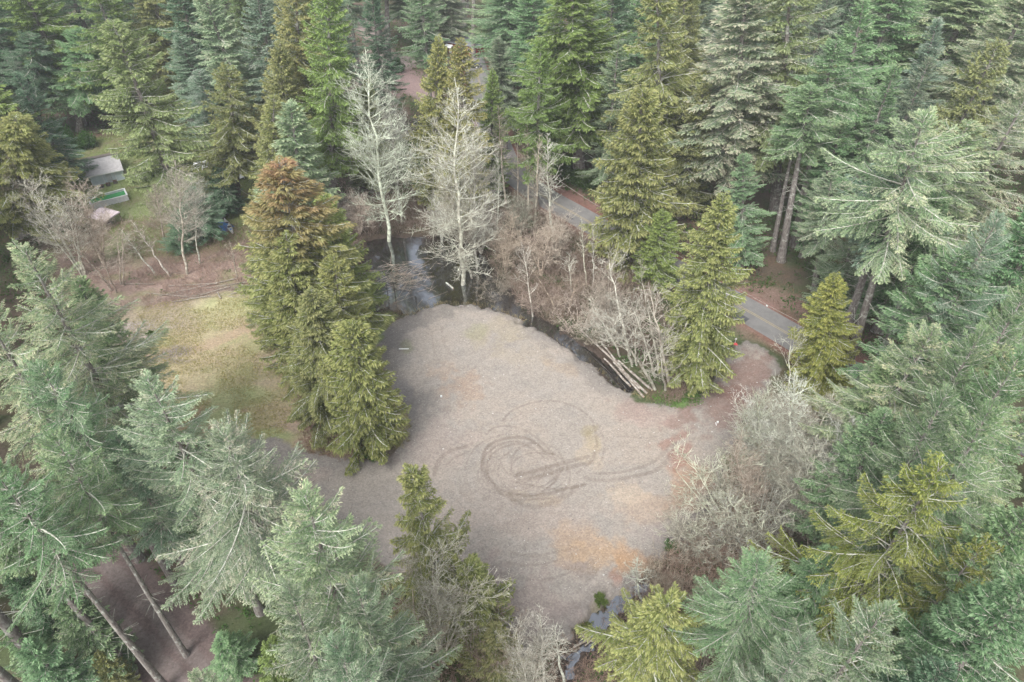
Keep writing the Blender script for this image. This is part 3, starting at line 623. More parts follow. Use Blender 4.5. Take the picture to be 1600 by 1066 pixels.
for a in [('firA', -60, -60, 'dark', 130), ('cedT', 15, -70, 'green', 150), ('firE', 85, -90, 'dark', 150), ('cedU', 140, -60, 'green', 130), ('cedT', 215, -75, 'olive', 130), ('firA', 268, -50, 'dark', 120), ('firB', 330, -30, 'pale', 130), ('firB', 395, -25, 'graygreen', 120)]:
    T(R3, a[0], a[1], a[2], a[3], None, a[4], h=36)
T(R3, 'firD', 50, 40, 'dark', None, 130, B=(60, 215)); T(R3, 'firA', 120, 30, 'green', None, 120, B=(125, 205)); T(R3, 'firB', 290, 55, 'graygreen', None, 110, h=26); T(R3, 'firB', 345, 30, 'pale', None, 110, h=26)
R4 = 'row of tall conifers behind the white alders'
T(R4, 'cedT', 462, -60, 'olive', None, 140, B=(470, 300)); T(R4, 'cedT', 515, -50, 'green', None, 130, B=(520, 330)); T(R4, 'cedA', 440, 60, 'olive', None, 110, B=(450, 330))
T(R4, 'cedA', 575, 120, 'olive', 'small olive cedar behind the left white alder', 75, B=(580, 300))
T(R4, 'cedA', 683, 55, 'lime', 'left of two yellow-green cedars behind the bright white alder', 105, B=(680, 330))
T(R4, 'cedA', 722, 62, 'lime', 'right of two yellow-green cedars behind the bright white alder', 110, B=(728, 345))
R5 = 'conifers around the driveway and the red house'
T(R5, 'firH', 585, -70, 'blue', 'fir with a bare trunk at the end of the dirt track', 110, B=(592, 72)); T(R5, 'firH', 603, -75, 'blue', 'second bare-trunked fir beside the end of the dirt track', 100, B=(606, 102))
T(R5, 'firA', 640, -75, 'blue', 'blue-green fir left of the red house', 130, B=(650, 62)); T(R5, 'firB', 690, -60, 'blue', 'blue-green fir behind the two yellow-green cedars', 100, B=(690, 80))
T(R5, 'firH', 738, -120, 'green', 'bare-trunked fir standing in front of the red house', 80, B=(740, 90)); T(R5, 'firH', 722, -110, 'green', 'bare-trunked fir behind the roof of the red house', 90, B=(724, 40))
T(R5, 'firA', 795, -60, 'green', 'light green fir right of the paved driveway', 130, B=(800, 155)); T(R5, 'firA', 835, -40, 'green', 'blue-green fir with a visible trunk by the road bend', 120, B=(842, 210)); T(R5, 'firB', 800, -70, 'bright', 'bright green fir behind the driveway', 140, B=(790, 110))
T(R5, 'firA', 782, 60, 'blue', 'dark blue-green fir covering the top of the road bend', 85, B=(790, 235)); T(R5, 'cedA', 765, 110, 'green', 'green cedar just right of the bright white alder', 70, B=(768, 300))
R6 = 'tall conifers along the far side of the road'
T(R6, 'cedT', 900, -50, 'green', 'very tall drooping green cedar behind the roadside shrubs', 225, B=(905, 280))
T(R6, 'cedU', 1035, -40, 'olive', 'tall drooping olive cedar left of the pale mossy fir', 170, B=(1030, 325))
T(R6, 'firA', 965, -70, 'dark', 'dark fir between two tall drooping cedars', 110, h=38)
T(R6, 'firM', 1150, -25, 'pale', 'pale mossy grey-green fir with a bare lower trunk', 230, B=(1140, 335), f=1.0)
T(R6, 'cedU', 1240, -70, 'graygreen', 'grey-green drooping conifer right of the pale mossy fir', 190, B=(1210, 330))
T(R6, 'firH', 1268, 130, 'bright', 'small-crowned yellow-green fir over three bare trunks', 120, B=(1220, 408)); T(R6, 'firH', 1252, 150, 'green', 'bare-trunked fir just left of the small-crowned yellow-green fir', 80, B=(1207, 392))
T(R6, 'firH', 1300, 60, 'green', 'slim fir whose bare trunk stands beside the three trunks', 110, B=(1240, 385))
T(R6, 'firE', 1345, -10, 'green', 'green fir behind the slim bare-trunked fir', 170, B=(1290, 330))
T(R6, 'firE', 1165, 235, 'green', 'dense green fir on the far bank of the road', 100, B=(1158, 420)); T(R6, 'firD', 1298, 270, 'blue', 'blue-green fir at the far edge of the road', 100, B=(1272, 455)); T(R6, 'firE', 1345, 300, 'blue', 'blue-green fir left of the long bare grey trunk', 120, B=(1305, 500))
T(R6, 'firT', 1445, 172, 'mossy', 'big pale green fir with a long bare grey trunk', 235, B=(1313, 612), f=1.0); T(R6, 'firH', 1415, 260, 'graygreen', 'pale fir with a bare trunk left of the long grey trunk', 150, B=(1300, 575))
T(R6, 'firH', 1472, 300, 'green', 'thin fir whose trunk runs alongside the long grey trunk', 110, B=(1358, 610))
T(R6, 'cedA', 1302, 425, 'gold', 'yellow-green cedar at the right end of the visible road', 125, B=(1275, 625))
T(R6, 'cedS', 1002, 140, 'lime', 'yellow-green cedar hiding the middle of the road', 170, B=(985, 420))
T(R6, 'cedA', 1127, 303, 'lime', 'bright yellow-green cedar beside the clearing entrance', 150, B=(1082, 600))
T(R6, 'cedS', 1040, 330, 'bright', 'low bright green cedar between the two yellow-green roadside cedars', 90, B=(1020, 450))
R7 = 'firs of the right-hand forest'
for p, x, y, t, w, h in [('firB', 1540, -60, 'mossy', 230, 38), ('firM', 1610, -20, 'pale', 200, 38), ('firA', 1420, -60, 'green', 150, 38), ('firE', 1480, 30, 'graygreen', 150, 34), ('firW', 1600, 130, 'pale', 210, 38), ('firD', 1530, 190, 'mossy', 170, 34), ('firE', 1480, 270, 'green', 140, 27),
                         ('firN', 1570, 330, 'graygreen', 180, 36), ('firD', 1500, 400, 'green', 160, 31), ('firP', 1440, 510, 'mossy', 220, 31), ('firN', 1630, 440, 'bright', 190, 36), ('firN', 1545, 505, 'bright', 190, 34), ('firA', 1390, 560, 'bright', 160, 25), ('firN', 1500, 620, 'bright', 210, 33), ('firP', 1600, 640, 'bright', 200, 35),
                         ('firA', 1400, 650, 'green', 140, 25), ('firA', 1600, 790, 'green', 170, 30), ('firA', 1560, 920, 'green', 170, 28), ('firB', 1660, 900, 'green', 190, 34), ('firA', 1660, 300, 'green', 180, 36), ('firA', 1370, 740, 'green', 110, 18), ('firN', 1625, 540, 'green', 190, 35), ('firA', 1530, 600, 'green', 140, 26), ('firB', 1590, 560, 'mossy', 170, 30), ('firE', 1572, 600, 'green', 170, 24), ('firE', 1610, 640, 'bright', 150, 22)]:
    T(R7, p, x, y, t, None, w, h=h)
R8 = 'near trees in the lower right'
T(R8, 'cedN', 1478, 728, 'gold', 'golden-yellow cedar showing its long bare limbs', 340, h=30, f=1.0)
T(R8, 'cedN', 1545, 845, 'gold', 'smaller golden cedar right of the large golden one', 190, h=27)
T(R8, 'firN', 1395, 950, 'blue', 'bluish fir with a whitish top at the lower right', 250, h=36)
T(R8, 'firP', 1262, 1000, 'blue', 'blue-green fir at the lower edge left of the whitish-topped fir', 190, h=33)
T(R8, 'firP', 1172, 872, 'green', 'green fir with a crooked white trunk at the lower edge', 230, B=(1148, 1095))
T(R8, 'cedX', 1045, 925, 'lime', 'olive-yellow cedar at the lower edge beside the ditch', 210, h=17)
T(R8, 'firA', 1300, 860, 'green', 'green fir between the crooked white trunk and the golden cedar', 120, h=18)
T(R8, 'firA', 1480, 1040, 'dark', 'dark fir in the lower right corner', 160, h=26)
R9 = 'firs of the left foreground'
T(R9, 'firW', 35, 372, 'mossy', 'cream-mossed fir at the left edge of the photo', 260, h=36); T(R9, 'firA', 105, 440, 'bright', 'fresh green fir right of the cream-mossed fir', 120, h=27)
T(R9, 'firW', -45, 470, 'mossy', 'mossy fir cut off by the left edge', 240, h=37); T(R9, 'firT', 60, 570, 'green', 'green fir below the cream-mossed fir', 170, h=33)
T(R9, 'firN', 225, 588, 'pale', 'pale bluish fir rising over the corner of the meadow', 260, h=35); T(R9, 'firT', 325, 690, 'pale', 'pale bluish fir right of the one over the meadow corner', 260, h=36)
T(R9, 'firH', None, 735, 'bright', 'green fir whose long grey trunk crosses the edge of the dirt lane', 130, B=(208, 1052)); T(R9, 'firH', None, 715, 'bright', 'green fir with a thinner grey trunk just left of the lane-side trunk', 120, B=(172, 990)); T(R9, 'firT', 60, 690, 'bright', 'bright green fir left of the top of the dirt lane', 140, h=33); T(R9, 'firT', -20, 720, 'green', 'green fir cut off by the left edge above the trunks', 170, h=35)
T(R9, 'firN', 450, 770, 'pale', 'broad pale blue-green fir in the bottom foreground', 330, h=39); T(R9, 'firP', 420, 905, 'blue', 'blue-green fir below the broad pale foreground fir', 190, h=37)
T(R9, 'firN', 560, 885, 'blue', 'blue-green fir right of the broad pale foreground fir', 200, h=34); T(R9, 'firP', 540, 1000, 'blue', 'blue-green fir at the bottom edge', 230, h=37)
T(R9, 'firD', 175, 690, 'graygreen', 'grey-green fir at the top of the dirt lane', 120, h=24)
T(R9, 'firS', 92, 930, 'bright', 'short bright green fir beside the grey trunks', 105, h=15); T(R9, 'firS', 40, 1000, 'green', 'short green fir in the lower left corner', 100, h=14)
T(R9, 'firH', None, 800, 'green', 'cut-off fir whose upper grey trunk crosses the lower left corner', 200, B=(95, 1068)); T(R9, 'firH', None, 850, 'green', 'cut-off fir whose lower grey trunk crosses the lower left corner', 160, B=(62, 1105))
T(R9, 'firM', 318, 1035, 'pale', 'whitish tip of a fir at the bottom edge by the dirt lane', 100, h=26)
T(R9, 'cedS', 150, 1020, 'olive', 'low olive cedar under the grey trunks', 60, h=8)
T(R9, 'cedS', 420, 1010, 'green', 'low green cedar right of the dirt lane', 110, h=12)
T(R9, 'firS', 12, 900, 'dark', 'dark short fir under the cream-mossed trees at the left edge', 90, h=13); T(R9, 'firS', 8, 985, 'green', 'short fir between the two trunks in the lower left corner', 80, h=11); T(R9, 'firS', 75, 1030, 'dark', 'dark short fir at the bottom edge left of the dirt lane', 80, h=10); T(R9, 'firS', 345, 1000, 'green', 'short fir on the right verge of the dirt lane', 80, h=7)
R10 = 'cedars at the bottom centre'
T(R10, 'cedX', 662, 735, 'lime', 'thin yellow-green cedar with a see-through crown in the bottom centre', 175, h=25); T(R10, 'cedS', 735, 890, 'lime', 'yellow-green cedar below the see-through cedar', 150, h=14); T(R10, 'cedS', 775, 985, 'olive', 'olive cedar at the bottom edge right of the see-through cedar', 110, h=10)

R15 = 'trees filling the forest across the top'
for p, x, y, t, w, h in [('cedU', 1088, -40, 'olive', 120, 36), ('firB', 1192, -50, 'graygreen', 120, 37), ('firE', 1400, 100, 'green', 120, 31), ('cedC', 1100, 130, 'olive', 100, 26), ('firE', 1335, 150, 'green', 100, 29), ('firE', 30, 110, 'dark', 100, 24), ('firD', 318, 110, 'graygreen', 90, 22), ('cedU', 845, 60, 'green', 110, 32), ('firE', 968, 60, 'blue', 100, 30), ('firE', 1450, 90, 'blue', 120, 31), ('cedC', 1555, 60, 'olive', 120, 34)]:
    T(R15, p, x, y, t, None, w, h=h)
# bare trees
R14 = 'bare scrub trees around the pond'
for p, x, y, bx, by, w, c in [('multi', 520, 290, 525, 372, 70, 'grey'), ('multi', 560, 300, 562, 366, 80, 'pinkgrey'), ('multi', 690, 300, 690, 372, 70, 'grey'), ('multi', 750, 320, 752, 392, 80, 'grey'), ('multi', 790, 345, 790, 425, 80, 'pinkgrey'), ('multi', 845, 350, 846, 430, 80, 'pinkgrey'), ('multiB', 880, 420, 880, 492, 70, 'brown'), ('bush', 770, 425, 772, 452, 60, 'brown'), ('bush', 850, 450, 852, 485, 60, 'brown'), ('bush', 905, 470, 907, 515, 70, 'pinkgrey'), ('bush', 940, 480, 942, 530, 70, 'pinkgrey'), ('multi', 870, 330, 872, 405, 60, 'pinkgrey'), ('multi', 810, 300, 812, 375, 60, 'grey')]:
    T(R14, p, x, y, c, None, w, B=(bx, by))
R11 = 'bare alders and saplings'
T(R11, 'aldA', 556, 55, 'bone', 'tall whitish bare alder at the left of the pond', 150, B=(606, 372)); T(R11, 'aldB', 710, 98, 'bone', 'bright white bare alder rising from the right of the pond', 135, B=(722, 440), f=1.1)
T(R11, 'aldC', 612, 130, 'grey', 'thin grey bare alder between the two white alders', 90, B=(628, 350)); T(R11, 'aldC', 742, 190, 'grey', 'grey bare alder right of the bright white one', 80, B=(745, 420)); T(R11, 'aldC', 690, 250, 'white', 'short white alder at the foot of the bright white alder', 90, B=(738, 430))
for i, (x, y, bx, by, w, c) in enumerate([(783, 165, 790, 325, 46, 'pinkgrey'), (776, 240, 778, 360, 34, 'white'), (808, 200, 809, 330, 36, 'pinkgrey'), (824, 198, 826, 335, 38, 'pinkgrey'), (838, 205, 835, 365, 48, 'pinkgrey'), (860, 205, 863, 390, 58, 'white')]):
    T(R11, 'sap', x, y, c, 'slender bare sapling before the road bend, %s from the left of six' % ('first', 'second', 'third', 'fourth', 'fifth', 'last')[i], w, B=(bx, by))
T(R11, 'thin', 818, 368, 'white', 'small crooked white birch on the bank of the ditch', 52, B=(833, 490)); T(R11, 'thin', 885, 395, 'white', 'small crooked bare tree right of the white birch', 50, B=(893, 458)); T(R11, 'sapB', 912, 340, 'white', 'thin bare pole left of the yellow-green cedar by the road', 26, B=(916, 450)); T(R11, 'sapB', 925, 350, 'white', 'second thin bare pole by the road', 26, B=(927, 455))
T(R11, 'multiB', 985, 425, 'white', 'white bare alder clump leaning over the log pile', 120, B=(1030, 600)); T(R11, 'thin', 1010, 440, 'white', 'bare alder between the log pile and the bright cedar', 95, B=(1046, 603)); T(R11, 'multiB', 950, 440, 'white', 'sprawling bare clump above the upper end of the logs', 110, B=(985, 565)); T(R11, 'multi', 940, 420, 'pinkgrey', 'pinkish bare clump beside the ditch', 80, B=(950, 520))
for i, (p, x, y, bx, by, w, c) in enumerate([('aldC', 275, 240, 292, 428, 85, 'white'), ('aldC', 295, 262, 312, 412, 60, 'white'), ('aldC', 235, 285, 262, 395, 60, 'pinkgrey'), ('aldC', 18, 240, 62, 380, 90, 'pinkgrey'), ('multi', 70, 290, 130, 430, 100, 'white'), ('multi', 120, 300, 165, 420, 90, 'pinkgrey'), ('multiB', 160, 340, 185, 450, 80, 'pinkgrey'), ('sapB', 205, 340, 266, 432, 40, 'white'), ('sapB', 190, 352, 245, 432, 34, 'white'), ('thin', 398, 385, 410, 440, 40, 'pinkgrey'), ('thin', 360, 375, 372, 440, 40, 'pinkgrey')]):
    T(R11, p, x, y, c, None, w, B=(bx, by))
R12 = 'bare thicket on the right of the clearing'
for p, x, y, bx, by, w, c in [('multiB', 1215, 560, 1228, 720, 90, 'white'), ('aldA', 1240, 560, 1230, 790, 120, 'bone'), ('aldA', 1290, 600, 1250, 800, 160, 'white'), ('aldC', 1335, 640, 1262, 830, 160, 'bone'), ('multi', 1190, 630, 1198, 765, 110, 'bone'), ('aldC', 1170, 600, 1195, 780, 110, 'white'), ('multi', 1260, 680, 1235, 835, 130, 'white'),
                              ('bush', 1140, 745, 1148, 835, 140, 'white'), ('bush', 1105, 790, 1120, 862, 110, 'white'), ('bush', 1172, 765, 1178, 845, 120, 'grey'), ('aldC', 1215, 600, 1212, 770, 120, 'white'), ('aldC', 1275, 640, 1240, 815, 120, 'grey'), ('multi', 1170, 690, 1175, 810, 90, 'pinkgrey'), ('multi', 1310, 740, 1262, 870, 120, 'pinkgrey')]:
    T(R12, p, x, y, c, None, w, B=(bx, by))
R13 = 'bare saplings at the bottom edge'
for p, x, y, bx, by, w, c in [('sapB', 1003, 868, 1002, 950, 60, 'white'), ('bush', 1040, 880, 1045, 935, 60, 'pinkgrey'), ('sap', 846, 955, 852, 1085, 70, 'white'), ('sapB', 875, 972, 882, 1070, 60, 'white'), ('multi', 820, 990, 830, 1110, 90, 'white'), ('multi', 700, 880, 690, 1040, 140, 'white'), ('multiB', 655, 930, 660, 1060, 100, 'pinkgrey'), ('bush', 770, 960, 760, 1040, 90, 'brown'), ('bush', 1085, 1000, 1085, 1060, 90, 'brown')]:
    T(R13, p, x, y, c, None, w, B=(bx, by))

_T = ['', '', 'twenty', 'thirty']
ORD = 'first second third fourth fifth sixth seventh eighth ninth tenth eleventh twelfth thirteenth fourteenth fifteenth sixteenth seventeenth eighteenth nineteenth twentieth'.split()
ORD += [a + '-' + b for a in ('twenty', 'thirty', 'forty') for b in ORD[:9]]
ADJ = dict(bone='bleached white', pale='pale bluish', blue='blue-green', green='mid green', dark='dark green', mossy='mossy pale green', olive='olive', lime='yellow-green', bright='bright green', gold='golden', graygreen='grey-green', white='whitish', grey='grey', brown='brown', pinkgrey='pinkish grey')
# far forest up to the top of the picture (the trees that show)
rng = random.Random(4)
FAR = [
    (-40.6, 153.7, 38, 'firA', 'green'),
    (-28.1, 148.7, 34, 'firB', 'dark'),
    (-17.7, 148.2, 39, 'firC', 'green'),
    (26.9, 148.3, 35, 'firB', 'green'),
    (37.3, 152.4, 31, 'cedT', 'olive'),
    (50.3, 150.2, 36, 'firA', 'dark'),
    (63.3, 147.6, 34, 'firB', 'olive'),
    (85.8, 152.0, 33, 'firC', 'dark'),
    (98.4, 146.8, 31, 'firB', 'green'),
    (110.6, 150.9, 32, 'firA', 'dark'),
    (-119.6, 166.5, 36, 'firA', 'green'),
    (-107.9, 166.2, 33, 'firA', 'blue'),
    (-61.4, 167.0, 36, 'cedT', 'dark'),
    (-50.4, 160.7, 31, 'firA', 'olive'),
    (-40.3, 164.4, 31, 'firA', 'graygreen'),
    (6.2, 166.9, 35, 'firB', 'blue'),
    (17.1, 159.3, 34, 'firB', 'olive'),
    (29.7, 165.6, 35, 'firA', 'green'),
    (40.1, 160.9, 32, 'firB', 'blue'),
    (52.7, 160.1, 31, 'firA', 'graygreen'),
    (62.6, 163.6, 40, 'firA', 'blue'),
    (73.4, 162.4, 39, 'firC', 'dark'),
    (84.1, 164.3, 38, 'firA', 'blue'),
    (95.4, 164.2, 37, 'firA', 'green'),
    (108.2, 166.7, 31, 'firA', 'olive'),
    (120.0, 159.4, 39, 'firB', 'green'),
    (-124.7, 179.0, 32, 'firC', 'green'),
    (-112.3, 176.5, 38, 'firC', 'blue'),
    (-91.1, 175.9, 39, 'firC', 'dark'),
    (-68.9, 179.2, 33, 'firA', 'green'),
    (-59.1, 176.3, 34, 'firA', 'blue'),
    (-48.8, 175.9, 40, 'firA', 'green'),
    (-38.9, 177.0, 39, 'firC', 'blue'),
    (8.7, 175.8, 31, 'firC', 'dark'),
    (19.5, 173.3, 37, 'firA', 'blue'),
    (32.0, 174.1, 40, 'firA', 'olive'),
    (42.1, 177.2, 31, 'firA', 'blue'),
    (54.3, 176.8, 35, 'firC', 'dark'),
    (65.3, 174.3, 32, 'firB', 'olive'),
    (74.8, 172.4, 39, 'firC', 'blue'),
    (87.0, 176.5, 39, 'firC', 'blue'),
    (98.6, 175.5, 31, 'firC', 'green'),
    (111.6, 174.7, 34, 'firC', 'dark'),
    (123.5, 177.0, 33, 'firA', 'dark'),
    (-127.3, 192.9, 31, 'firA', 'dark'),
    (-115.6, 190.4, 37, 'firC', 'olive'),
    (-105.0, 192.4, 34, 'firC', 'dark'),
    (-92.4, 190.6, 33, 'firB', 'olive'),
    (-81.7, 190.0, 40, 'cedT', 'graygreen'),
    (-70.8, 191.5, 33, 'cedT', 'graygreen'),
    (-61.3, 186.5, 35, 'firC', 'graygreen'),
    (19.9, 186.9, 33, 'firA', 'dark'),
    (30.8, 189.7, 36, 'firC', 'green'),
    (40.4, 187.0, 38, 'firB', 'green'),
    (53.2, 185.7, 33, 'firA', 'graygreen'),
    (65.8, 190.6, 37, 'cedT', 'dark'),
    (78.4, 190.8, 36, 'firA', 'olive'),
    (102.2, 185.5, 32, 'firA', 'graygreen'),
    (113.0, 190.5, 39, 'firA', 'dark'),
    (123.9, 188.4, 30, 'firA', 'green'),
    (-141.4, 205.3, 33, 'cedT', 'graygreen'),
    (-117.7, 204.3, 35, 'firA', 'green'),
    (-105.1, 205.1, 39, 'firA', 'graygreen'),
    (-94.5, 201.8, 40, 'firA', 'dark'),
    (30.7, 200.3, 32, 'cedT', 'green'),
    (53.0, 201.3, 36, 'cedT', 'green'),
    (65.1, 199.7, 33, 'firA', 'green'),
    (88.2, 198.7, 40, 'firB', 'graygreen'),
    (109.2, 198.9, 33, 'cedT', 'graygreen'),
    (-88.8, 211.2, 32, 'firA', 'graygreen'),
    (-137.5, 229.0, 36, 'firA', 'dark'),
    (-52.0, 224.8, 32, 'firA', 'olive'),
    (-14.5, 242.7, 31, 'cedT', 'green')]
for (x, y, h, p, t) in FAR:
    a = x / y; sec = 'far|left' if a < -.28 else ('far|centre' if a < .22 else 'far|right')
    TREES.append([sec, p, x, y, h, rng.uniform(4.8, 6.4), t, None, 0, proj(x, y, h * .6)[0]])
# the same forest carries on past the edges of the photograph
SIDE = 'forest beyond the edges of the photo'
yy = 34.0; cnt = {-1: 0, 1: 0}
while yy < 215:
    for sg in (-1, 1):
        for q in range(3):
            y_ = yy + rng.uniform(-3, 3); hgt = rng.uniform(30, 38); edge = (y_ * math.cos(PITCH) + CH * math.sin(PITCH)) * 800 / F
            x_ = sg * (edge + 2.5 + q * 10.5 + rng.uniform(-2, 2))
            if ldist(np.array([x_]), np.array([y_]), ROADL)[0] > 6.5: cnt[sg] += 1; TREES.append([SIDE, rng.choice(['firA', 'firB', 'firE', 'cedU', 'firD']), x_, y_, hgt, rng.uniform(4.6, 6.2), rng.choice(['green', 'dark', 'blue', 'green', 'olive']), 'conifer beyond the %s edge of the photo, %s counting away from the camera' % ('left' if sg < 0 else 'right', ORD[cnt[sg] - 1]), 0, proj(x_, y_, 10)[0]])
    yy += 13 if yy < 120 else 17
SH = {R15: 'among the shorter trees across the top', R14: 'scrub around the pond', R3: 'behind the shed and lawn', R4: 'behind the white alders', R7: 'right-hand forest', R11: 'below the shed', R12: 'right thicket', R13: 'bottom edge'}
def build_trees():
    rows = {}
    for t in TREES: rows.setdefault((t[0], 'bare' if PROT[t[1]]['kind'] == 'bare' else 'x'), []).append(t)
    for (row, _), L in rows.items():
        L.sort(key=lambda t: t[9]); k = 0; n = sum(1 for t in L if not t[7])
        for t in L:
            row_, proto, x, y, h, rad, tint, desc, lx, tx = t; kd = PROT[proto]['kind']; c = TINT[tint]
            cat = {'fir': 'fir tree', 'cedar': 'cedar tree', 'bare': 'bare tree'}[kd]; word = {'fir': 'fir', 'cedar': 'cedar', 'bare': 'bare tree'}[kd]
            grp = row_
            if row_.startswith('far|'): grp = 'distant forest at the top %s of the photo' % row_[4:]
            if not desc:
                k += 1; desc = '%s %s, %s from the left, %s' % (ADJ[tint], word, ORD[k - 1], ('distant forest at the top %s' % row_[4:]) if row_.startswith('far|') else SH[row_])
            ww = desc.split()
            if len(ww) > 16: desc = ' '.join(ww[:16])
            jit = random.Random(int(x * 91 + y * 13)); b = jit.uniform(.88, 1.12); cc = tuple(v * b * jit.uniform(.96, 1.04) for v in c)
            make_tree(proto, x, y, h, rad, cc, desc, cat, grp, lean=(lx, 0) if abs(lx) > .2 else None, seed=len(desc))
build_trees()

# ------------------------------------------------------------------ shrubs
def shrub_mesh(name, R, H, seed, nl=5200, ls=.17):
    rng = np.random.default_rng(seed); ns = 26; VV = []; segs = []
    a = rng.uniform(0, 6.28, ns); e = np.radians(rng.uniform(20, 88, ns)); L = rng.uniform(.7, 1.05, ns)
    d = np.stack([np.cos(a) * np.cos(e) * R, np.sin(a) * np.cos(e) * R, np.sin(e) * H], 1) * L[:, None]
    for i in range(ns): segs.append([0, 0, -.1, *(d[i] * .6), .03, .02]); segs.append([*(d[i] * .6), *d[i], .02, .01])
    k = rng.integers(0, ns, nl); t = rng.uniform(.35, 1.02, nl); P = d[k] * t[:, None] + rng.normal(0, 1, (nl, 3)) * np.array([R, R, H]) * .11; P[:, 2] = np.abs(P[:, 2])
    di = norm(P / np.array([R, R, H]) * .6 + rng.normal(0, .7, (nl, 3))); si = norm(np.cross(di, rng.normal(0, 1, (nl, 3)) + np.array([0, 0, 1.5])))
    l = rng.uniform(.6, 1.3, nl) * ls; V, A = leafs(P, di, si, l, l * .55, np.clip(t - .7, 0, 1) * rng.random(nl) * 2, rng.random(nl), np.zeros(nl))
    me = qmesh(name, V.reshape(-1, 3), np.arange(nl * 4).reshape(-1, 4)); at = me.attributes.new('lf', 'FLOAT_VECTOR', 'FACE'); at.data.foreach_set('vector', A.astype(np.float32).ravel()); me.materials.append(M['leaf'])
    sm = segmesh(name + '_stems', segs, 4); sm.materials.append(M['limb']); return me, sm
M['leaf'] = foliage_mat('shrub_leaves', (.05, .085, .03), (.10, .165, .05), (.17, .24, .08))
SHR = [shrub_mesh('shrub', 1.5, 1.6, 41), shrub_mesh('shrub_b', 1.4, 1.9, 42)]; _sf = {}
def shrub(px, py, r, h, col, lab, grp, k=0):
    x, y = gp(px, py); e = empty('shrub', (x, y, gz(x, y)), px * .7); e.scale = (r / 1.5, r / 1.5, h / 1.7); tag(e, lab, 'shrub', grp)
    for nm, me in (('foliage', SHR[k][0]), ('stems', SHR[k][1])):
        o = obj(nm, me) if (k, nm) not in _sf else _sf[k, nm].copy()
        if (k, nm) in _sf: COL.objects.link(o)
        _sf[k, nm] = o; o.parent = e; o.color = (*(col if nm == 'foliage' else (1, 1, 1)), 1)
g = 'evergreen shrubs on the far road bank'
for i, (px, py, r, h) in enumerate([(878, 272, 2.6, 3.2), (898, 285, 2.8, 3.0), (917, 292, 2.4, 2.8), (868, 255, 2.4, 3.0)]): shrub(px, py, r, h, (1, 1.1, .85), 'glossy green shrub on the far road bank, %s of four from the left' % (['second', 'third', 'last', 'first'][i]), g, i % 2)
g = 'shrubs behind the shed'
for i, (px, py, r, h, c) in enumerate([(92, 222, 3.2, 5, (.8, 1.2, 1.0)), (112, 232, 2.6, 3.6, (.6, .85, .7)), (138, 230, 3.0, 3.4, (.75, 1.0, .75)), (84, 248, 3, 4, (.8, .8, .7))]): shrub(px, py, r, h, c, ['blue-green shrub at the left behind the shed', 'dark shrub right beside the back left shed corner', 'rounded green shrub touching the back of the shed', 'dull olive shrub left of the white round table'][i], g, i % 2)
g = 'evergreen bushes by the dirt track'
for i, (px, py, r, h) in enumerate([(620, 112, 3.2, 3.6), (588, 82, 2.4, 2.6)]): shrub(px, py, r, h, (.6, .8, .75), ['round dark bush at the bend of the dirt track', 'smaller dark bush between the two bare-trunked firs'][i], g, i % 2)
g = 'low bushes at the edges of the clearing'
for i, (px, py, r, h, c) in enumerate([(1050, 858, 1.2, 1.1, (.8, 1.1, .9)), (1140, 725, 1.3, .9, (1.2, 1.1, .7)), (585, 712, 1.5, 1.0, (.8, 1.1, .8)), (938, 938, 1.0, .8, (1.2, 1.1, .8)), (918, 975, .9, .6, (1.3, 1.0, .7)), (1185, 655, 1.2, .7, (1.4, 1.3, .8)), (235, 522, .8, .6, (.7, .8, .5))]):
    shrub(px, py, r, h, c, ['small green bush above the ditch at the lower right of the gravel', 'olive bush at the right edge of the gravel', 'low green bush under the rounded cedar', 'olive bush between the gravel and the ditch water', 'rusty green bush beside the fallen logs in the ditch', 'yellowish low bush by the clearing entrance', 'small dark bush in the pale corner of the meadow'][i], g, i % 2)

# ------------------------------------------------------------------ ground cover (nobody could count it)
def clear(x, y):
    return dict(pad=sdist(x, y, PAD), me=sdist(x, y, MEADOW), yd=sdist(x, y, YARD), br=sdist(x, y, BROWN), po=np.maximum(sdist(x, y, POND), sdist(x, y, DITCH)), rd=ldist(x, y, ROADL), tr=ldist(x, y, TRACKL), ln=ldist(x, y, LANE))
def leaf_cover(name, x, y, hmax, lsz, mat, col, cat, lab, seed, per=5, flat=.5, tipm=.3):
    rng = np.random.default_rng(seed); z = gheight(x, y); n = len(x) * per; X = np.repeat(x, per) + rng.normal(0, .28, n); Y = np.repeat(y, per) + rng.normal(0, .28, n); Z = np.repeat(z, per) + rng.random(n) * np.repeat(rng.uniform(.2, 1, len(x)), per) * hmax
    di = norm(rng.normal(0, 1, (n, 3)) * np.array([1, 1, flat]) + np.array([0, 0, .25])); si = norm(np.cross(di, np.array([0, 0, 1.0]) + rng.normal(0, .5, (n, 3))))
    l = rng.uniform(.6, 1.4, n) * lsz; V, A = leafs(np.stack([X, Y, Z], 1), di, si, l, l * .4, rng.random(n) * tipm, np.repeat(rng.random(len(x)), per) * .6 + rng.random(n) * .4, np.zeros(n), .2)
    me = qmesh(name, V.reshape(-1, 3), np.arange(n * 4).reshape(-1, 4)); at = me.attributes.new('lf', 'FLOAT_VECTOR', 'FACE'); at.data.foreach_set('vector', A.astype(np.float32).ravel())
    o = obj(name, me, mat); o.color = (*col, 1); tag(o, lab, cat, None, 'stuff'); return o
rg = np.random.default_rng(77)
x = rg.uniform(-175, 175, 90000); y = rg.uniform(25, 235, 90000); k = np.abs(x) < y * .86 + 8; x, y = x[k], y[k]; c = clear(x, y)
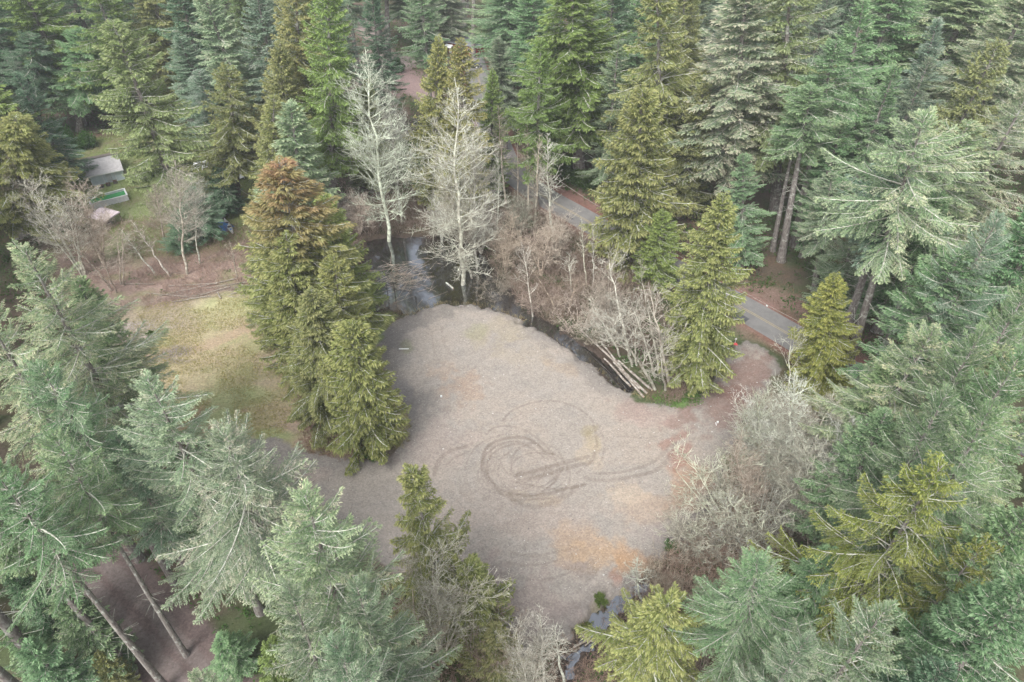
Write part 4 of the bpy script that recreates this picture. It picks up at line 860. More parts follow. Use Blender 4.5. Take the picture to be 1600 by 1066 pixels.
k = (c['pad'] < -1.5) & (c['me'] < -1) & (c['yd'] < -.5) & (c['po'] < -.8) & (c['rd'] > 5.2) & (c['tr'] > 3.6) & (c['ln'] > 4.2) & ((c['br'] < 0) | (rg.random(len(x)) < .12)) & (fbm(x, y, 12, 5, 3) + rg.random(len(x)) * .3 > .5)
k &= ~((x > -34) & (x < 24) & (y > 84) & (y < 118) & (rg.random(len(x)) < .8))
leaf_cover('undergrowth', x[k], y[k], .9, .42, M['leaf'], (.75, .95, .7), 'undergrowth', 'green ferns and salal covering the forest floor', 3, 6)
x = rg.uniform(-60, 0, 70000); y = rg.uniform(45, 100, 70000); c = clear(x, y)
k = (c['me'] > -.3) & (c['pad'] < -.1) & (fbm(x, y, 5, 8, 3) > .40)
leaf_cover('grass', x[k], y[k], .10, .20, M['leaf'], (3.4, 1.95, 2.2), 'grass', 'short yellowish grass on the meadow', 4, 3, .6)
x = rg.uniform(-110, -40, 30000); y = rg.uniform(100, 170, 30000); c = clear(x, y); k = (c['yd'] > 0)
leaf_cover('lawn_grass', x[k], y[k], .10, .26, M['leaf'], (1.9, 1.7, 1.1), 'grass', 'mown green grass around the shed', 5, 3, .6)
x = rg.uniform(18, 31, 3000); y = rg.uniform(64, 71, 3000); d = np.hypot((x - 23.2) / 3.4, (y - 67.3) / 1.5); k = d + rg.normal(0, .12, len(x)) < 1
leaf_cover('bright_grass', x[k], y[k], .22, .3, M['leaf'], (1.25, 1.45, 1.0), 'grass', 'bright green grass patch below the yellow-green cedar', 6, 4, 1.0)

LOGS = G([(880, 500), (930, 500), (1000, 560), (1045, 610), (1030, 650), (960, 640), (900, 560)])
def brush(name, x, y, hmax, mat, col, lab, seed, per=3, rr=.016, lean=.5):
    """thin stems, each with forking twigs"""
    rng = np.random.default_rng(seed); z = gheight(x, y); n = len(x); SG = []
    b = np.stack([x, y, z - .05], 1); h = rng.uniform(.35, 1, n) * hmax; d = norm(np.stack([rng.normal(0, lean, n), rng.normal(0, lean, n), np.ones(n)], 1)); m = b + d * (h * .5)[:, None]; d2 = norm(d + rng.normal(0, .3, (n, 3))); e = m + d2 * (h * .5)[:, None]
    def cat(a, b_, r0, r1): return np.concatenate([a, b_, np.full((len(a), 1), r0), np.full((len(a), 1), r1)], 1)
    SG += [cat(b, m, rr * 1.4, rr), cat(m, e, rr, rr * .6)]
    for q in range(per):
        t = rng.uniform(.1, 1, (n, 1)); o = m * (1 - t) + e * t; dd = norm(d2 + rng.normal(0, .75, (n, 3))); l = (h * rng.uniform(.2, .5, n))[:, None]; e2 = o + dd * l; SG.append(cat(o, e2, rr * .7, rr * .45))
        o2 = o + dd * l * .5; SG.append(cat(o2, o2 + norm(dd + rng.normal(0, .7, (n, 3))) * l * .5, rr * .5, rr * .4))
    me = segmesh(name, np.concatenate(SG), 3); o = obj(name, me, mat); o.color = (*col, 1); tag(o, lab, 'brush', None, 'stuff'); return o
def pts(n, x0, x1, y0, y1, f, seed):
    r = np.random.default_rng(seed); x = r.uniform(x0, x1, n); y = r.uniform(y0, y1, n); c = clear(x, y); nn = fbm(x, y, 4, seed, 3); k = f(c, x, y, nn, r); return x[k], y[k]
wet = lambda c, x, y, nn, r: (c['pad'] < -.6) & (c['me'] < -.5) & (c['rd'] > 4.6) & (c['po'] < -.2) & (nn > .36)
x, y = pts(17000, -34, 24, 84, 121, lambda c, x, y, nn, r: wet(c, x, y, nn, r) & (c['po'] > -22), 11)
brush('bare_brush', x, y, 3.0, M['twig'], (1.15, 1.08, 1.0), 'grey-brown leafless brush between the pond and the road', 1, 5)
x, y = pts(14000, -78, -28, 80, 122, lambda c, x, y, nn, r: (c['br'] > -2) & (c['me'] < .2) & (nn > .36), 12)
brush('bramble_brush', x, y, 1.5, M['twig'], (1.35, 1.15, 1.05), 'reddish-brown brambles and twigs above the meadow', 2, 5, .014, .9)
x, y = pts(20000, 8, 48, 62, 84, lambda c, x, y, nn, r: wet(c, x, y, nn, r) & (c['po'] > -7) & (x < 33) & (sdist(x, y, LOGS) < 0), 13)
brush('ditch_brush', x, y, 2.2, M['twig'], (1.25, 1.15, 1.05), 'pale brushwood along the ditch behind the log pile', 3, 5)
x, y = pts(15000, 14, 48, 36, 66, lambda c, x, y, nn, r: (c['pad'] < -.6) & (c['pad'] > -9) & (c['po'] < 0) & (nn > .34), 14)
brush('thicket_brush', x, y, 2.6, M['twig'], (1.7, 1.55, 1.4), 'dense grey brushwood at the right edge of the clearing', 4, 5)
x, y = pts(10000, -16, 18, 28, 48, lambda c, x, y, nn, r: (c['pad'] < -.5) & (c['pad'] > -8) & ((c['po'] < -.5) | (r.random(len(x)) < .25)) & (nn > .34), 15)
brush('bottom_brush', x, y, 1.8, M['twig'], (1.2, 1.05, .95), 'grey-brown brushwood below the clearing', 5, 5)
x, y = pts(5000, 20, 75, 70, 120, lambda c, x, y, nn, r: (c['rd'] > 3.9) & (c['rd'] < 11) & (y > 70 + (48 - x) * .0) & (nn > .4) & (x + y > 118), 16)
brush('bank_brush', x, y, 1.1, M['twig'], (1.1, .85, .78), 'reddish-brown brambles on the far road bank', 6, 4, .014, .9)
x, y = pts(2600, -28, -16, 56, 66, lambda c, x, y, nn, r: (c['pad'] < .4) & (c['pad'] > -4), 17)
brush('edge_brush', x, y, .7, M['twig'], (1.15, .9, .8), 'brown dry stems below the cedar clump', 7, 4, .012, .9)
x, y = pts(3500, -24, 2, 82, 92, lambda c, x, y, nn, r: (c['pad'] < .5) & (c['pad'] > -3) & (c['po'] > -1.2), 18)
x2, y2 = pts(9000, -10, 40, 36, 92, lambda c, x, y, nn, r: (c['pad'] < .25) & (c['pad'] > -1.4) & (c['po'] > -4) & (nn > .35), 20); x, y = np.concatenate([x, x2]), np.concatenate([y, y2])
brush('shore_brush', x, y, .8, M['twig'], (1.3, 1.3, .8), 'olive-brown reeds between the gravel and the pond', 8, 4, .012, .7)
x, y = pts(26000, -60, -14, 54, 96, lambda c, x, y, nn, r: (c['me'] > -.3) & (c['pad'] < 0) & (nn > .42), 23)
brush('dry_grass', x, y, .22, M['twig'], (2.0, 1.75, 1.1), 'tufts of dry straw-coloured grass on the meadow', 9, 2, .014, 1.0)
# loose stones on the gravel
r = np.random.default_rng(9); x = r.uniform(-40, 36, 8000); y = r.uniform(38, 96, 8000); c = clear(x, y); k = (c['pad'] > -.8); x, y = x[k], y[k]; n_ = len(x); z = gheight(x, y)
dirs = norm(np.array([[1, 0, 0], [0, 1, 0], [-1, 0, 0], [0, -1, 0], [0, 0, 1], [0, 0, -1]], float)); s_ = (r.uniform(.025, .06, n_) * (1 + (r.random(n_) < .03) * 1.2))[:, None, None]
V = dirs[None] * s_ * r.uniform(.6, 1.3, (n_, 6, 1)) + np.stack([x, y, z + .02], 1)[:, None]; q = np.array([[0, 1, 4, 4], [1, 2, 4, 4], [2, 3, 4, 4], [3, 0, 4, 4]])
me = bpy.data.meshes.new('stones'); me.from_pydata(V.reshape(-1, 3).tolist(), [], [tuple(i * 6 + w for w in t) for i in range(n_) for t in ((0, 1, 4), (1, 2, 4), (2, 3, 4), (3, 0, 4))])
m, n, b = mat_base('loose_stones', .9, .2); gi = N(n, 'ShaderNodeNewGeometry'); n.links.new(mixc(n, gi.outputs['Random Per Island'], (.16, .15, .14), (.55, .53, .50)), b.inputs['Base Color']); M['stone'] = m
tag(obj('loose_stones', me, m), 'small loose stones scattered over the gravel clearing', 'stones', None, 'stuff')

x, y = pts(900, -40, 36, 38, 96, lambda c, x, y, nn, r: (c['pad'] > -.5) & (r.random(len(x)) < np.where(c['pad'] < 2.5, .8, .22)), 24)
TW = (x, y)
# ------------------------------------------------------------------ logs and dead wood
def log(px0, py0, px1, py1, r, z, lab, grp='cut logs stacked at the edge of the ditch', name='log', mat='deadwood', cat='log', r1=None, seed=0, zz=None):
    a = gp(px0, py0, .2); b_ = gp(px1, py1, .2); rr = random.Random(seed + int(px0)); mb = MB(); n = 7; P = []
    za = max(-.55, gz(*a)) if zz is None else zz[0]; zb = max(-.55, gz(*b_)) if zz is None else zz[1]
    for i in range(n):
        t = i / (n - 1); P.append((a[0] * (1 - t) + b_[0] * t - a[0] + rr.uniform(-.05, .05), a[1] * (1 - t) + b_[1] * t - a[1] + rr.uniform(-.05, .05), (zb - za) * t))
    R = [(r1 or r * .8) * (1 - i / (n - 1)) + r * i / (n - 1) for i in range(n)]
    e = empty(name, (a[0], a[1], za + z + r)); tag(e, lab, cat, grp); mb.tube(P, R, 9, False); mb.build('bark', M[mat], e, sm=True)
    for j, (p, q, rad) in enumerate(((P[0], P[1], R[0]), (P[-1], P[-2], R[-1]))):
        d = norm(np.array(p) - np.array(q)); c = MB(); c.tube([np.array(p) - d * .02, np.array(p) + d * .012], rad * .97, 9); c.build('cut_end', M['cutwood'], e)
M['cutwood'] = simple('cut_wood', (.42, .33, .24), (.30, .22, .16), 6)
M['logbark'] = bark_mat('grey_log_bark', (.16, .13, .11), (.32, .28, .24), (.40, .37, .33), .5, .62)
CL = lambda x, y: (860 + x / 6.66, 480 + y / 6.66)
for i, (a, b_, r, z, lab) in enumerate([((310, 262), (720, 640), .17, .42, 'long reddish log whose upper end juts over the ditch'), ((520, 380), (760, 690), .16, .40, 'log with its thick end in the middle of the pile'), ((560, 540), (830, 832), .15, .05, 'leftmost log of the pile, shortest at the front'),
                                  ((700, 580), (1052, 892), .17, .38, 'upper log reaching farthest right in the pile'), ((680, 600), (1002, 905), .18, .05, 'thick log in the middle of the pile front'), ((720, 650), (970, 942), .17, .02, 'log nearest the gravel in the pile'), ((740, 600), (1030, 845), .14, .12, 'thin log at the back right of the pile'), ((650, 600), (930, 880), .14, .44, 'thin log lying on top of the pile')]):
    log(*CL(*a), *CL(*b_), r, z, lab, seed=i, zz=(.15, .15), mat='logbark')
DL = lambda x, y: (x / 2.665, 350 + y / 2.665)
for i, (a, b_, r, lab) in enumerate([((660, 300), (985, 228), .10, 'long grey pole crossing the middle of the branch heap'), ((716, 325), (872, 300), .09, 'pale pole at the front left of the branch heap'), ((960, 296), (1090, 262), .13, 'pale thick pole at the right end of the branch heap'), ((700, 262), (905, 252), .08, 'thin pole along the back of the branch heap'), ((440, 249), (640, 250), .08, 'lone straight pole lying left of the branch heap'),
                                  ((780, 312), (960, 262), .09, 'pole lying under the right half of the branch heap'), ((850, 270), (1060, 240), .09, 'pole sticking out behind the branch heap'), ((600, 290), (780, 305), .07, 'thin pole at the left foot of the branch heap'), ((905, 285), (918, 310), .12, 'short upright stub at the front of the branch heap')]):
    log(*DL(*a), *DL(*b_), r, .1 + .08 * i % .3, lab, 'felled poles between the brambles and the meadow', 'fallen_pole', cat='pole', r1=r * .5, seed=i)
x, y = pts(900, -66, -34, 78, 100, lambda c, x, y, nn, r: (np.abs(y - 91.2 - (x + 50) * .06) < 1.5) & (x > -56), 19)
def sticks(name, x, y, lab, seed, ln=(1, 3.5), zr=.6, dirx=(1, .12), sp=.35, r=.025, col=(1, 1, 1), zb=None):
    rng = np.random.default_rng(seed); n = len(x); z = gheight(x, y) if zb is None else np.full(n, zb); d = norm(np.stack([dirx[0] + rng.normal(0, sp, n), dirx[1] + rng.normal(0, sp, n), rng.normal(0, .12, n)], 1)); l = rng.uniform(*ln, n)[:, None] * .5; p = np.stack([x, y, z + rng.random(n) * zr + .05], 1)
    o = obj(name, segmesh(name, np.concatenate([p - d * l, p + d * l, np.full((n, 1), r), np.full((n, 1), r * .5)], 1), 4), M['deadwood']); o.color = (*col, 1); tag(o, lab, 'branches', None, 'stuff')
sticks('branch_heap', x, y, 'long heap of cut grey branches above the meadow', 3)
sticks('scattered_twigs', TW[0], TW[1], 'small dark twigs and bark scattered over the gravel', 8, (.15, .7), .03, (1, .2), 1.0, .022, (.35, .3, .27)); cx, cy = gp(632, 432); rr_ = np.random.default_rng(8); x = cx + rr_.normal(0, 2.4, 150); y = cy + rr_.normal(0, 2.4, 150); sticks('pond_driftwood', x, y, 'tangle of dead branches lying in the pond', 5, (1.2, 4.0), .5, (1, .45), .55, .035, (1.4, 1.3, 1.2), -.6)
cx, cy = gp(905, 1000); x = cx + rr_.normal(0, 1.3, 60); y = cy + rr_.normal(0, 1.2, 60); sticks('ditch_driftwood', x, y, 'small dead branches in the lower ditch', 6, (.6, 2), .3, (1, .7), .4, .03, (.5, .45, .4), -.55)
log(896, 1008, 921, 994, .14, -.05, 'pale log lying across the lower ditch', 'logs in the lower ditch', seed=3); log(908, 985, 918, 997, .10, .05, 'short log leaning on the pale log in the lower ditch', 'logs in the lower ditch', seed=4); log(915, 1004, 926, 996, .09, .0, 'reddish stub right of the pale log in the lower ditch', 'logs in the lower ditch', seed=5)
log(697, 437, 708, 446, .16, -.05, 'short white-barked log floating at the pond edge', 'floating log', mat='alder', seed=6)
for i, (a, b_, lab) in enumerate([((603, 402, -.6), (606, 462), 'blackened snag standing at the left of the pond'), ((615, 400, -.6), (618, 466), 'thick blackened snag in the middle of the pond'), ((648, 455, 0), (650, 470), 'short black stake near the pond shore')]):
    X0, Y0 = gp(*b_, -.6); mb = MB(); h = [3.2, 3.6, 1.2][i]; r_ = [.07, .10, .07][i]; mb.tube([(0, 0, -.3), (.03, .05, h * .5), (-.05, .02, h)], [r_, r_ * .8, r_ * .35], 7)
    for q in range(5 if i < 2 else 1): zq = h * (.35 + .12 * q); aq = q * 2.3 + i; mb.tube([(0, 0, zq), (math.cos(aq) * .9, math.sin(aq) * .9, zq + .25)], [.03, .012], 5)
    tag(mb.build('snag', M['char'] if 'char' in M else M.setdefault('char', simple('wet_black_wood', (.045, .036, .03), (.09, .07, .06), 3)), None, (X0, Y0, -.75), sm=True), lab, 'dead stem', 'dead stems standing in the pond')

# ------------------------------------------------------------------ shed, pool, gazebo and the things on the lawn
M['shingle'] = simple('grey_roof_shingles', (.50, .48, .47), (.38, .365, .36), 2.2, .9, .1, 0, .4); M['bluewall'] = simple('pale_blue_siding', (.52, .60, .63), (.45, .52, .55), 1.2, .7)
M['white'] = simple('white_paint', (.72, .73, .72), (.60, .61, .61), 2, .5); M['dark'] = simple('dark_timber', (.08, .07, .065), (.12, .105, .10), 3); M['mossroof'] = simple('moss_on_roof', (.23, .20, .17), (.26, .22, .19), 2)
def frame(A, B_, C_):
    """local axes from three ground points A (origin) B (along u) C (towards v)"""
    A, B_, C_ = (np.array(p) for p in (A, B_, C_)); u = B_ - A; lu = np.linalg.norm(u); u /= lu; v = np.array((-u[1], u[0])); lv = abs(np.dot(C_ - A, v)); return A, u, v, lu, lv
A, u, v, lu, lv = frame(gp(130, 278.5, 2.4), gp(192.5, 265, 2.4), gp(118.5, 232.5, 2.4)); lv = min(lv, 9)
shed = empty('garden_shed', (A[0], A[1], gz(*A)), math.atan2(u[1], u[0])); tag(shed, 'garden shed with a grey shingle gable roof and pale blue walls', 'shed')
mb = MB(); rz_, ez = 3.7, 2.4; ry = lv * .55
mb.slab([(0, 0, ez), (lu, 0, ez), (lu, ry, rz_), (0, ry, rz_)], .14); mb.build('roof', M['shingle'], shed)
mb = MB(); mb.slab([(0, ry + .01, rz_), (lu, ry + .01, rz_), (lu, lv, ez + .15), (0, lv, ez + .15)], .14); mb.build('roof', M['mossroof'], shed)
mb = MB(); mb.box(-.05, ry - .1, rz_ - .01, lu + .05, ry + .1, rz_ + .06); mb.build('ridge_cap', M['dark'], shed)
mb = MB(); mb.box(0, -.06, ez - .24, lu, -.003, ez - .02); mb.build('fascia', M['white'], shed)
wx = lu * .13
def wall(x0, y0, x1, y1, zt):
    m_ = MB(); m_.box(x0, y0, 0, x1, y1, zt); m_.build('wall', M['bluewall'], shed)
wall(wx, .5, lu - .3, .62, 2.38); wall(wx, .63, wx + .12, lv - .4, 2.4); wall(lu - .42, .63, lu - .3, lv - .4, 2.4); wall(wx, lv - .39, lu - .3, lv - .28, 2.4)
for k in range(9):
    if k % 3 == 0: mb = MB(); xx = wx + .05 + (lu - .4 - wx) * k / 8; mb.box(xx, .462, 0, xx + .09, .498, 2.3); mb.build('batten', M['white'], shed)
mb = MB(); mb.box(lu * .52, .455, .02, lu * .66, .497, 2.0); dr = mb.build('door', simple('faded_door', (.46, .50, .52)), shed); mb = MB(); mb.box(lu * .64, .42, .95, lu * .65, .454, 1.1); mb.build('handle', M['dark'], dr)
for yy in (.2, lv * .5, lv - .3): mb = MB(); mb.box(.1, yy, 0, .22, yy + .12, 2.42); mb.build('post', M['dark'], shed)
def small(name, px, py, fn, lab, cat, grp=None, z=0, rz=0):
    x_, y_ = gp(px, py); e = empty(name, (x_, y_, gz(x_, y_) + z), rz); tag(e, lab, cat, grp); fn(e); return e
M['blue'] = simple('blue_plastic', (.05, .16, .42), (.08, .24, .55), 3, .4); M['bluelight'] = simple('light_blue_tarp', (.14, .36, .58), (.25, .45, .62), 2, .5); M['brownp'] = simple('brown_frame', (.14, .09, .07))
def f_crate(e):
    m_ = MB(); m_.box(-.35, -.25, .02, .35, .25, .6, .2); m_.build('box', M['dark'], e); m_ = MB(); m_.box(-.38, -.28, .603, .38, .28, .66, .2); m_.build('lid', M['brownp'], e)
for i, (px, py) in enumerate([(160, 292), (170, 289), (181, 285)]): small('storage_box', px, py + 2, f_crate, 'dark box against the pale blue shed wall, %s of three from the left' % ['first', 'second', 'third'][i], 'box', 'boxes along the shed wall', rz=.1 * i)
def f_bucket(e):
    m_ = MB(); m_.tube([(0, 0, 0), (0, 0, .45)], [.22, .27], 14, False); m_.tube([(0, 0, .02), (0, 0, .04)], .21, 14); m_.build('pail', M['white'], e); m_ = MB(); m_.tube([(-.27, 0, .43), (0, 0, .6), (.27, 0, .43)], .012, 5); m_.build('handle', M['dark'], e)
small('bucket', 153, 296, f_bucket, 'white bucket at the front left corner of the shed wall', 'bucket')
def f_tarp(e):
    m_ = MB(); rr = random.Random(3); n = 9
    for j in range(n):
        for i in range(n):
            X_, Y_ = (i / (n - 1) - .5) * 1.5, (j / (n - 1) - .5) * 2.6; m_.v.append((X_ + rr.uniform(-.06, .06), Y_, max(.02, 1.0 * (1 - (abs(X_) / .8) ** 2.5) * (1 - (abs(Y_) / 1.35) ** 4) + rr.uniform(-.08, .08))))
    for j in range(n - 1):
        for i in range(n - 1): a = j * n + i; m_.f.append((a, a + 1, a + n + 1, a + n))
    m_.build('sheet', M['bluelight'], e, sm=True); m_ = MB(); m_.box(-.5, -.9, 0, .5, .9, .6); m_.build('covered_stack', M['dark'], e)
small('tarp_covered_stack', 123.5, 272, f_tarp, 'light blue tarpaulin over a stack at the left wall of the shed', 'tarpaulin', rz=math.atan2(u[1], u[0]))
def f_table(e):
    m_ = MB(); m_.tube([(0, 0, .70), (0, 0, .76)], 1.0, 20); m_.build('table_top', M['white'], e); m_ = MB(); m_.tube([(0, 0, .02), (0, 0, .70)], .06, 8); m_.tube([(0, 0, 0), (0, 0, .05)], .35, 12); m_.build('pedestal', M['white'], e)
small('round_table', 102, 258, f_table, 'white round table on the lawn left of the shed', 'table')
# pool
P_ = [gp(136.3, 309.5, 1.2), gp(193.5, 293.5, 1.2), gp(199, 304.8, 1.2), gp(141, 319.8, 1.2)]
A, u, v, lu, lv = frame(P_[3], P_[2], P_[0]); pool = empty('swimming_pool', (A[0], A[1], gz(*A)), math.atan2(u[1], u[0])); tag(pool, 'above-ground rectangular pool full of green water in front of the shed', 'swimming pool'); t_ = .14
for x0, y0, x1, y1 in ((0, 0, lu, t_), (0, lv - t_, lu, lv), (0, t_ + .002, t_, lv - t_ - .002), (lu - t_, t_ + .002, lu, lv - t_ - .002)):
    mb = MB(); mb.box(x0, y0, 0, x1, y1, 1.15); mb.build('side_wall', M['poolwall'] if 'poolwall' in M else M.setdefault('poolwall', simple('grey_white_liner', (.55, .56, .58), (.70, .71, .73), 3)), pool)
    mb = MB(); mb.box(x0 - .08, y0 - .08, 1.152, x1 + .08 if x1 > lu - .01 else x1 + .05, y1 + .05, 1.23 + (.004 if y1 - y0 < lu * .1 and x1 - x0 > 1 else 0)); mb.build('top_rail', M['white'], pool)
m, n, b = mat_base('green_pool_water', .06, .5); b.inputs['Base Color'].default_value = (.05, .27, .09, 1); bump(n, b, noise(n, 2, 2), .1, .02)
mb = MB(); mb.box(t_ + .003, t_ + .003, .05, lu - t_ - .003, lv - t_ - .003, .80); mb.build('water', m, pool)
for k in range(9): mb = MB(); xx = .2 + (lu - .5) * k / 8; mb.box(xx, -.10, 0, xx + .08, -.004, 1.14); mb.build('brace', M['white'], pool)
mb = MB(); mb.box(.25, lv * .25, .85, .7, lv * .55, 1.5); 
mb = MB()
for sx in (.3, .75): mb.tube([(sx, -.5, 0), (sx, .1, 1.6), (sx, .5, .3)], .03, 6)
for q in range(4): mb.tube([(.3, -.42 + q * .12, .3 + q * .32), (.75, -.42 + q * .12, .3 + q * .32)], .025, 6)
mb.build('ladder', M['white'], pool)
# gazebo
P_ = [gp(136.3, 338.5, 2.2), gp(154, 323.5, 2.2), gp(185, 330, 2.2), gp(166.3, 347, 2.2)]; cx = sum(p[0] for p in P_) / 4; cy = sum(p[1] for p in P_) / 4
a0 = math.atan2(P_[3][1] - P_[0][1], P_[3][0] - P_[0][0]); hs = (math.dist(P_[0], P_[3]) + math.dist(P_[1], P_[2])) / 4; hd = (math.dist(P_[0], P_[1]) + math.dist(P_[3], P_[2])) / 4; hs = min(hs, 3.0); hd = min(hd, 3.0)
gz_ = empty('gazebo', (cx, cy, gz(cx, cy)), a0); tag(gz_, 'pale pink canopy gazebo with a small vent tier beside the pool', 'gazebo'); M['canopy'] = simple('faded_pink_canopy', (.70, .60, .64), (.62, .53, .57), .8, .8)
def pyr(m_, x, y, z0, z1, tx, ty):
    c1 = [(-x, -y, z0), (x, -y, z0), (x, y, z0), (-x, y, z0)]; c2 = [(-tx, -ty, z1), (tx, -ty, z1), (tx, ty, z1), (-tx, ty, z1)]; b_ = len(m_.v); m_.v += c1 + c2; m_.f += [(b_ + i, b_ + (i + 1) % 4, b_ + 4 + (i + 1) % 4, b_ + 4 + i) for i in range(4)]
    b_ = len(m_.v); m_.v += [(a, c, d - .2) for a, c, d in c1]; m_.f += [(b_ + i, b_ + (i + 1) % 4, b_ - 8 + (i + 1) % 4, b_ - 8 + i) for i in range(4)]
mb = MB(); pyr(mb, hs, hd, 2.2, 3.0, .55, .55); mb.build('canopy', M['canopy'], gz_); mb = MB(); pyr(mb, .75, .75, 3.06, 3.45, .05, .05); mb.build('vent_tier', M['canopy'], gz_)
for sx in (-1, 1):
    for sy in (-1, 1): mb = MB(); mb.box(sx * (hs - .2) - .05, sy * (hd - .2) - .05, 0, sx * (hs - .2) + .05, sy * (hd - .2) + .05, 2.2); mb.build('post', M['brownp'], gz_)
def f_ttable(e):
    m_ = MB(); m_.box(-.9, -.5, .68, .9, .5, .74); m_.build('table_top', M['dark'], e)
    for sx in (-.8, .8):
        for sy in (-.4, .4): m_ = MB(); m_.box(sx - .04, sy - .04, 0, sx + .04, sy + .04, .68); m_.build('leg', M['dark'], e)
e = empty('patio_table', (cx + .3, cy - .3, gz(cx, cy)), a0); tag(e, 'dark patio table in the shade under the pink gazebo', 'table'); f_ttable(e)
# kayak and tarp
def f_kayak(e):
    L_, W_ = 4.3, .42; n = 14
    for nm, z0, z1, s0, s1, mt in (('hull', 0.0, .30, .55, 1.0, 'white'), ('deck', .302, .42, 1.0, .45, 'white')):
        m_ = MB()
        for i in range(n + 1):
            t = i / n; w = W_ * math.sin(PI * min(max(t, .015), .985)) ** .65; x_ = (t - .5) * L_; lift = .18 * abs(2 * t - 1) ** 3
            m_.v += [(x_, -w * s0, z0 + lift), (x_, -w * s1, z1 + lift), (x_, w * s1, z1 + lift), (x_, w * s0, z0 + lift)]
        for i in range(n):
            for k in ((0, 1), (1, 2), (2, 3), (3, 0)): m_.f.append((i * 4 + k[0], (i + 1) * 4 + k[0], (i + 1) * 4 + k[1], i * 4 + k[1]))
        m_.f.append((0, 1, 2, 3)); m_.f.append(tuple(n * 4 + k for k in (3, 2, 1, 0))); m_.build(nm, M['white'], e, sm=True)
    for xx in (-.9, .35): m_ = MB(); m_.tube([(xx, 0, .40), (xx, 0, .46)], [.26, .24], 12); m_.build('cockpit', M['dark'], e)
    m_ = MB(); m_.box(1.0, -.12, .40, 1.5, .12, .47); m_.build('hatch', M['blue'], e)
a = gp(351.5, 346); b_ = gp(365, 368); small('kayak', 358.5, 357, f_kayak, 'white kayak lying on the ground beside the blue tarpaulin', 'kayak', rz=math.atan2(b_[1] - a[1], b_[0] - a[0])).scale = (1.3, 1.3, 1.3)
def f_bt(e):
    m_ = MB(); rr = random.Random(5); n = 10
    for j in range(n):
        for i in range(n): X_, Y_ = (i / (n - 1) - .5) * 3.0, (j / (n - 1) - .5) * 2.4; m_.v.append((X_ + rr.uniform(-.1, .1), Y_ + rr.uniform(-.1, .1), max(.02, .7 * (1 - (abs(X_) / 1.5) ** 2) * (1 - (abs(Y_) / 1.25) ** 2) + rr.uniform(-.02, .16))))
    for j in range(n - 1):
        for i in range(n - 1): a = j * n + i; m_.f.append((a, a + 1, a + n + 1, a + n))
    m_.build('sheet', M['blue'], e, sm=True); m_ = MB(); m_.tube([(-1.2, -.9, .3), (0, -.6, .75), (1.1, -.8, .3)], .03, 5); m_.build('rope', M['white'], e)
small('tarpaulin', 347, 356, f_bt, 'crumpled dark blue tarpaulin left of the white kayak', 'tarpaulin', rz=-.5).scale = (1.25, 1.25, 1.25)
def f_panel(e):
    m_ = MB(); m_.slab([(-.9, -1.5, .35), (.9, -1.5, .35), (.9, 1.5, .8), (-.9, 1.5, .8)], .06); m_.build('lid', simple('grey_green_panel', (.26, .30, .27)), e); m_ = MB(); m_.box(-.8, -1.35, 0, .8, 1.35, .3); m_.build('bed', M['dark'], e)
small('utility_trailer', 341, 346, f_panel, 'grey covered trailer bed behind the blue tarpaulin', 'trailer', rz=-.55)
def f_chair(e):
    m_ = MB(); m_.box(-.5, -.5, .4, .5, .5, .5); m_.build('seat', M['white'], e); m_ = MB(); m_.slab([(-.5, .5, .5), (.5, .5, .5), (.5, .75, 1.2), (-.5, .75, 1.2)], .06); m_.build('backrest', M['white'], e)
    for sx in (-.44, .44):
        for sy in (-.44, .44): m_ = MB(); m_.box(sx - .04, sy - .04, 0, sx + .04, sy + .04, .4); m_.build('leg', M['white'], e)
for i, (px, py, lab) in enumerate([(307, 265, 'left of two white garden chairs below the big olive cedar'), (321, 263, 'right of two white garden chairs below the big olive cedar'), (375, 280, 'large white garden chair between the trees left of the rusty cedar')]): small('garden_chair', px, py, f_chair, lab, 'chair', 'white garden chairs', rz=.4 * i).scale = (1.5, 1.5, 1.0)

# red house and parked car beyond the trees
M['red'] = simple('red_siding', (.33, .045, .035), (.26, .04, .035), 1.5, .7); M['greyroof'] = simple('dark_grey_roof', (.15, .155, .17), (.19, .195, .21), 1.5, .9); M['glass'] = simple('dark_window_glass', (.03, .035, .04), (.05, .055, .06), 1, .1, .6)
hx, hy = gp(733, 80); H_ = empty('red_house', (hx, hy, gz(hx, hy)), -.45); tag(H_, 'red house with a grey hipped roof among the far trees', 'house'); HW, HD, HZ = 4.6, 4.0, 3.0
for x0, y0, x1, y1 in ((-HW, -HD, HW, -HD + .2), (-HW, HD - .2, HW, HD), (-HW, -HD + .202, -HW + .2, HD - .202), (HW - .2, -HD + .202, HW, HD - .202)): mb = MB(); mb.box(x0, y0, 0, x1, y1, HZ); mb.build('wall', M['red'], H_)
mb = MB(); mb.v += [(-HW - .6, -HD - .6, HZ), (HW + .6, -HD - .6, HZ), (HW + .6, HD + .6, HZ), (-HW - .6, HD + .6, HZ), (-1.5, 0, HZ + 2), (1.5, 0, HZ + 2)]; mb.f += [(0, 1, 5, 4), (1, 2, 5), (2, 3, 4, 5), (3, 0, 4), (3, 2, 1, 0)]; rf = mb.build('roof', M['greyroof'], H_); mb = MB(); mb.box(1.6, .5, HZ + .9, 2.3, 1.2, HZ + 2.5); mb.build('chimney', M['dark'], rf)
for xx in (-2.6, 0, 2.4):
    mb = MB(); mb.box(xx - .65, -HD - .07, .9, xx + .65, -HD - .003, 2.2); w_ = mb.build('window', M['white'], H_); mb = MB(); mb.box(xx - .55, -HD - .09, 1.0, xx + .55, -HD - .073, 2.1); mb.build('pane', M['glass'], w_)
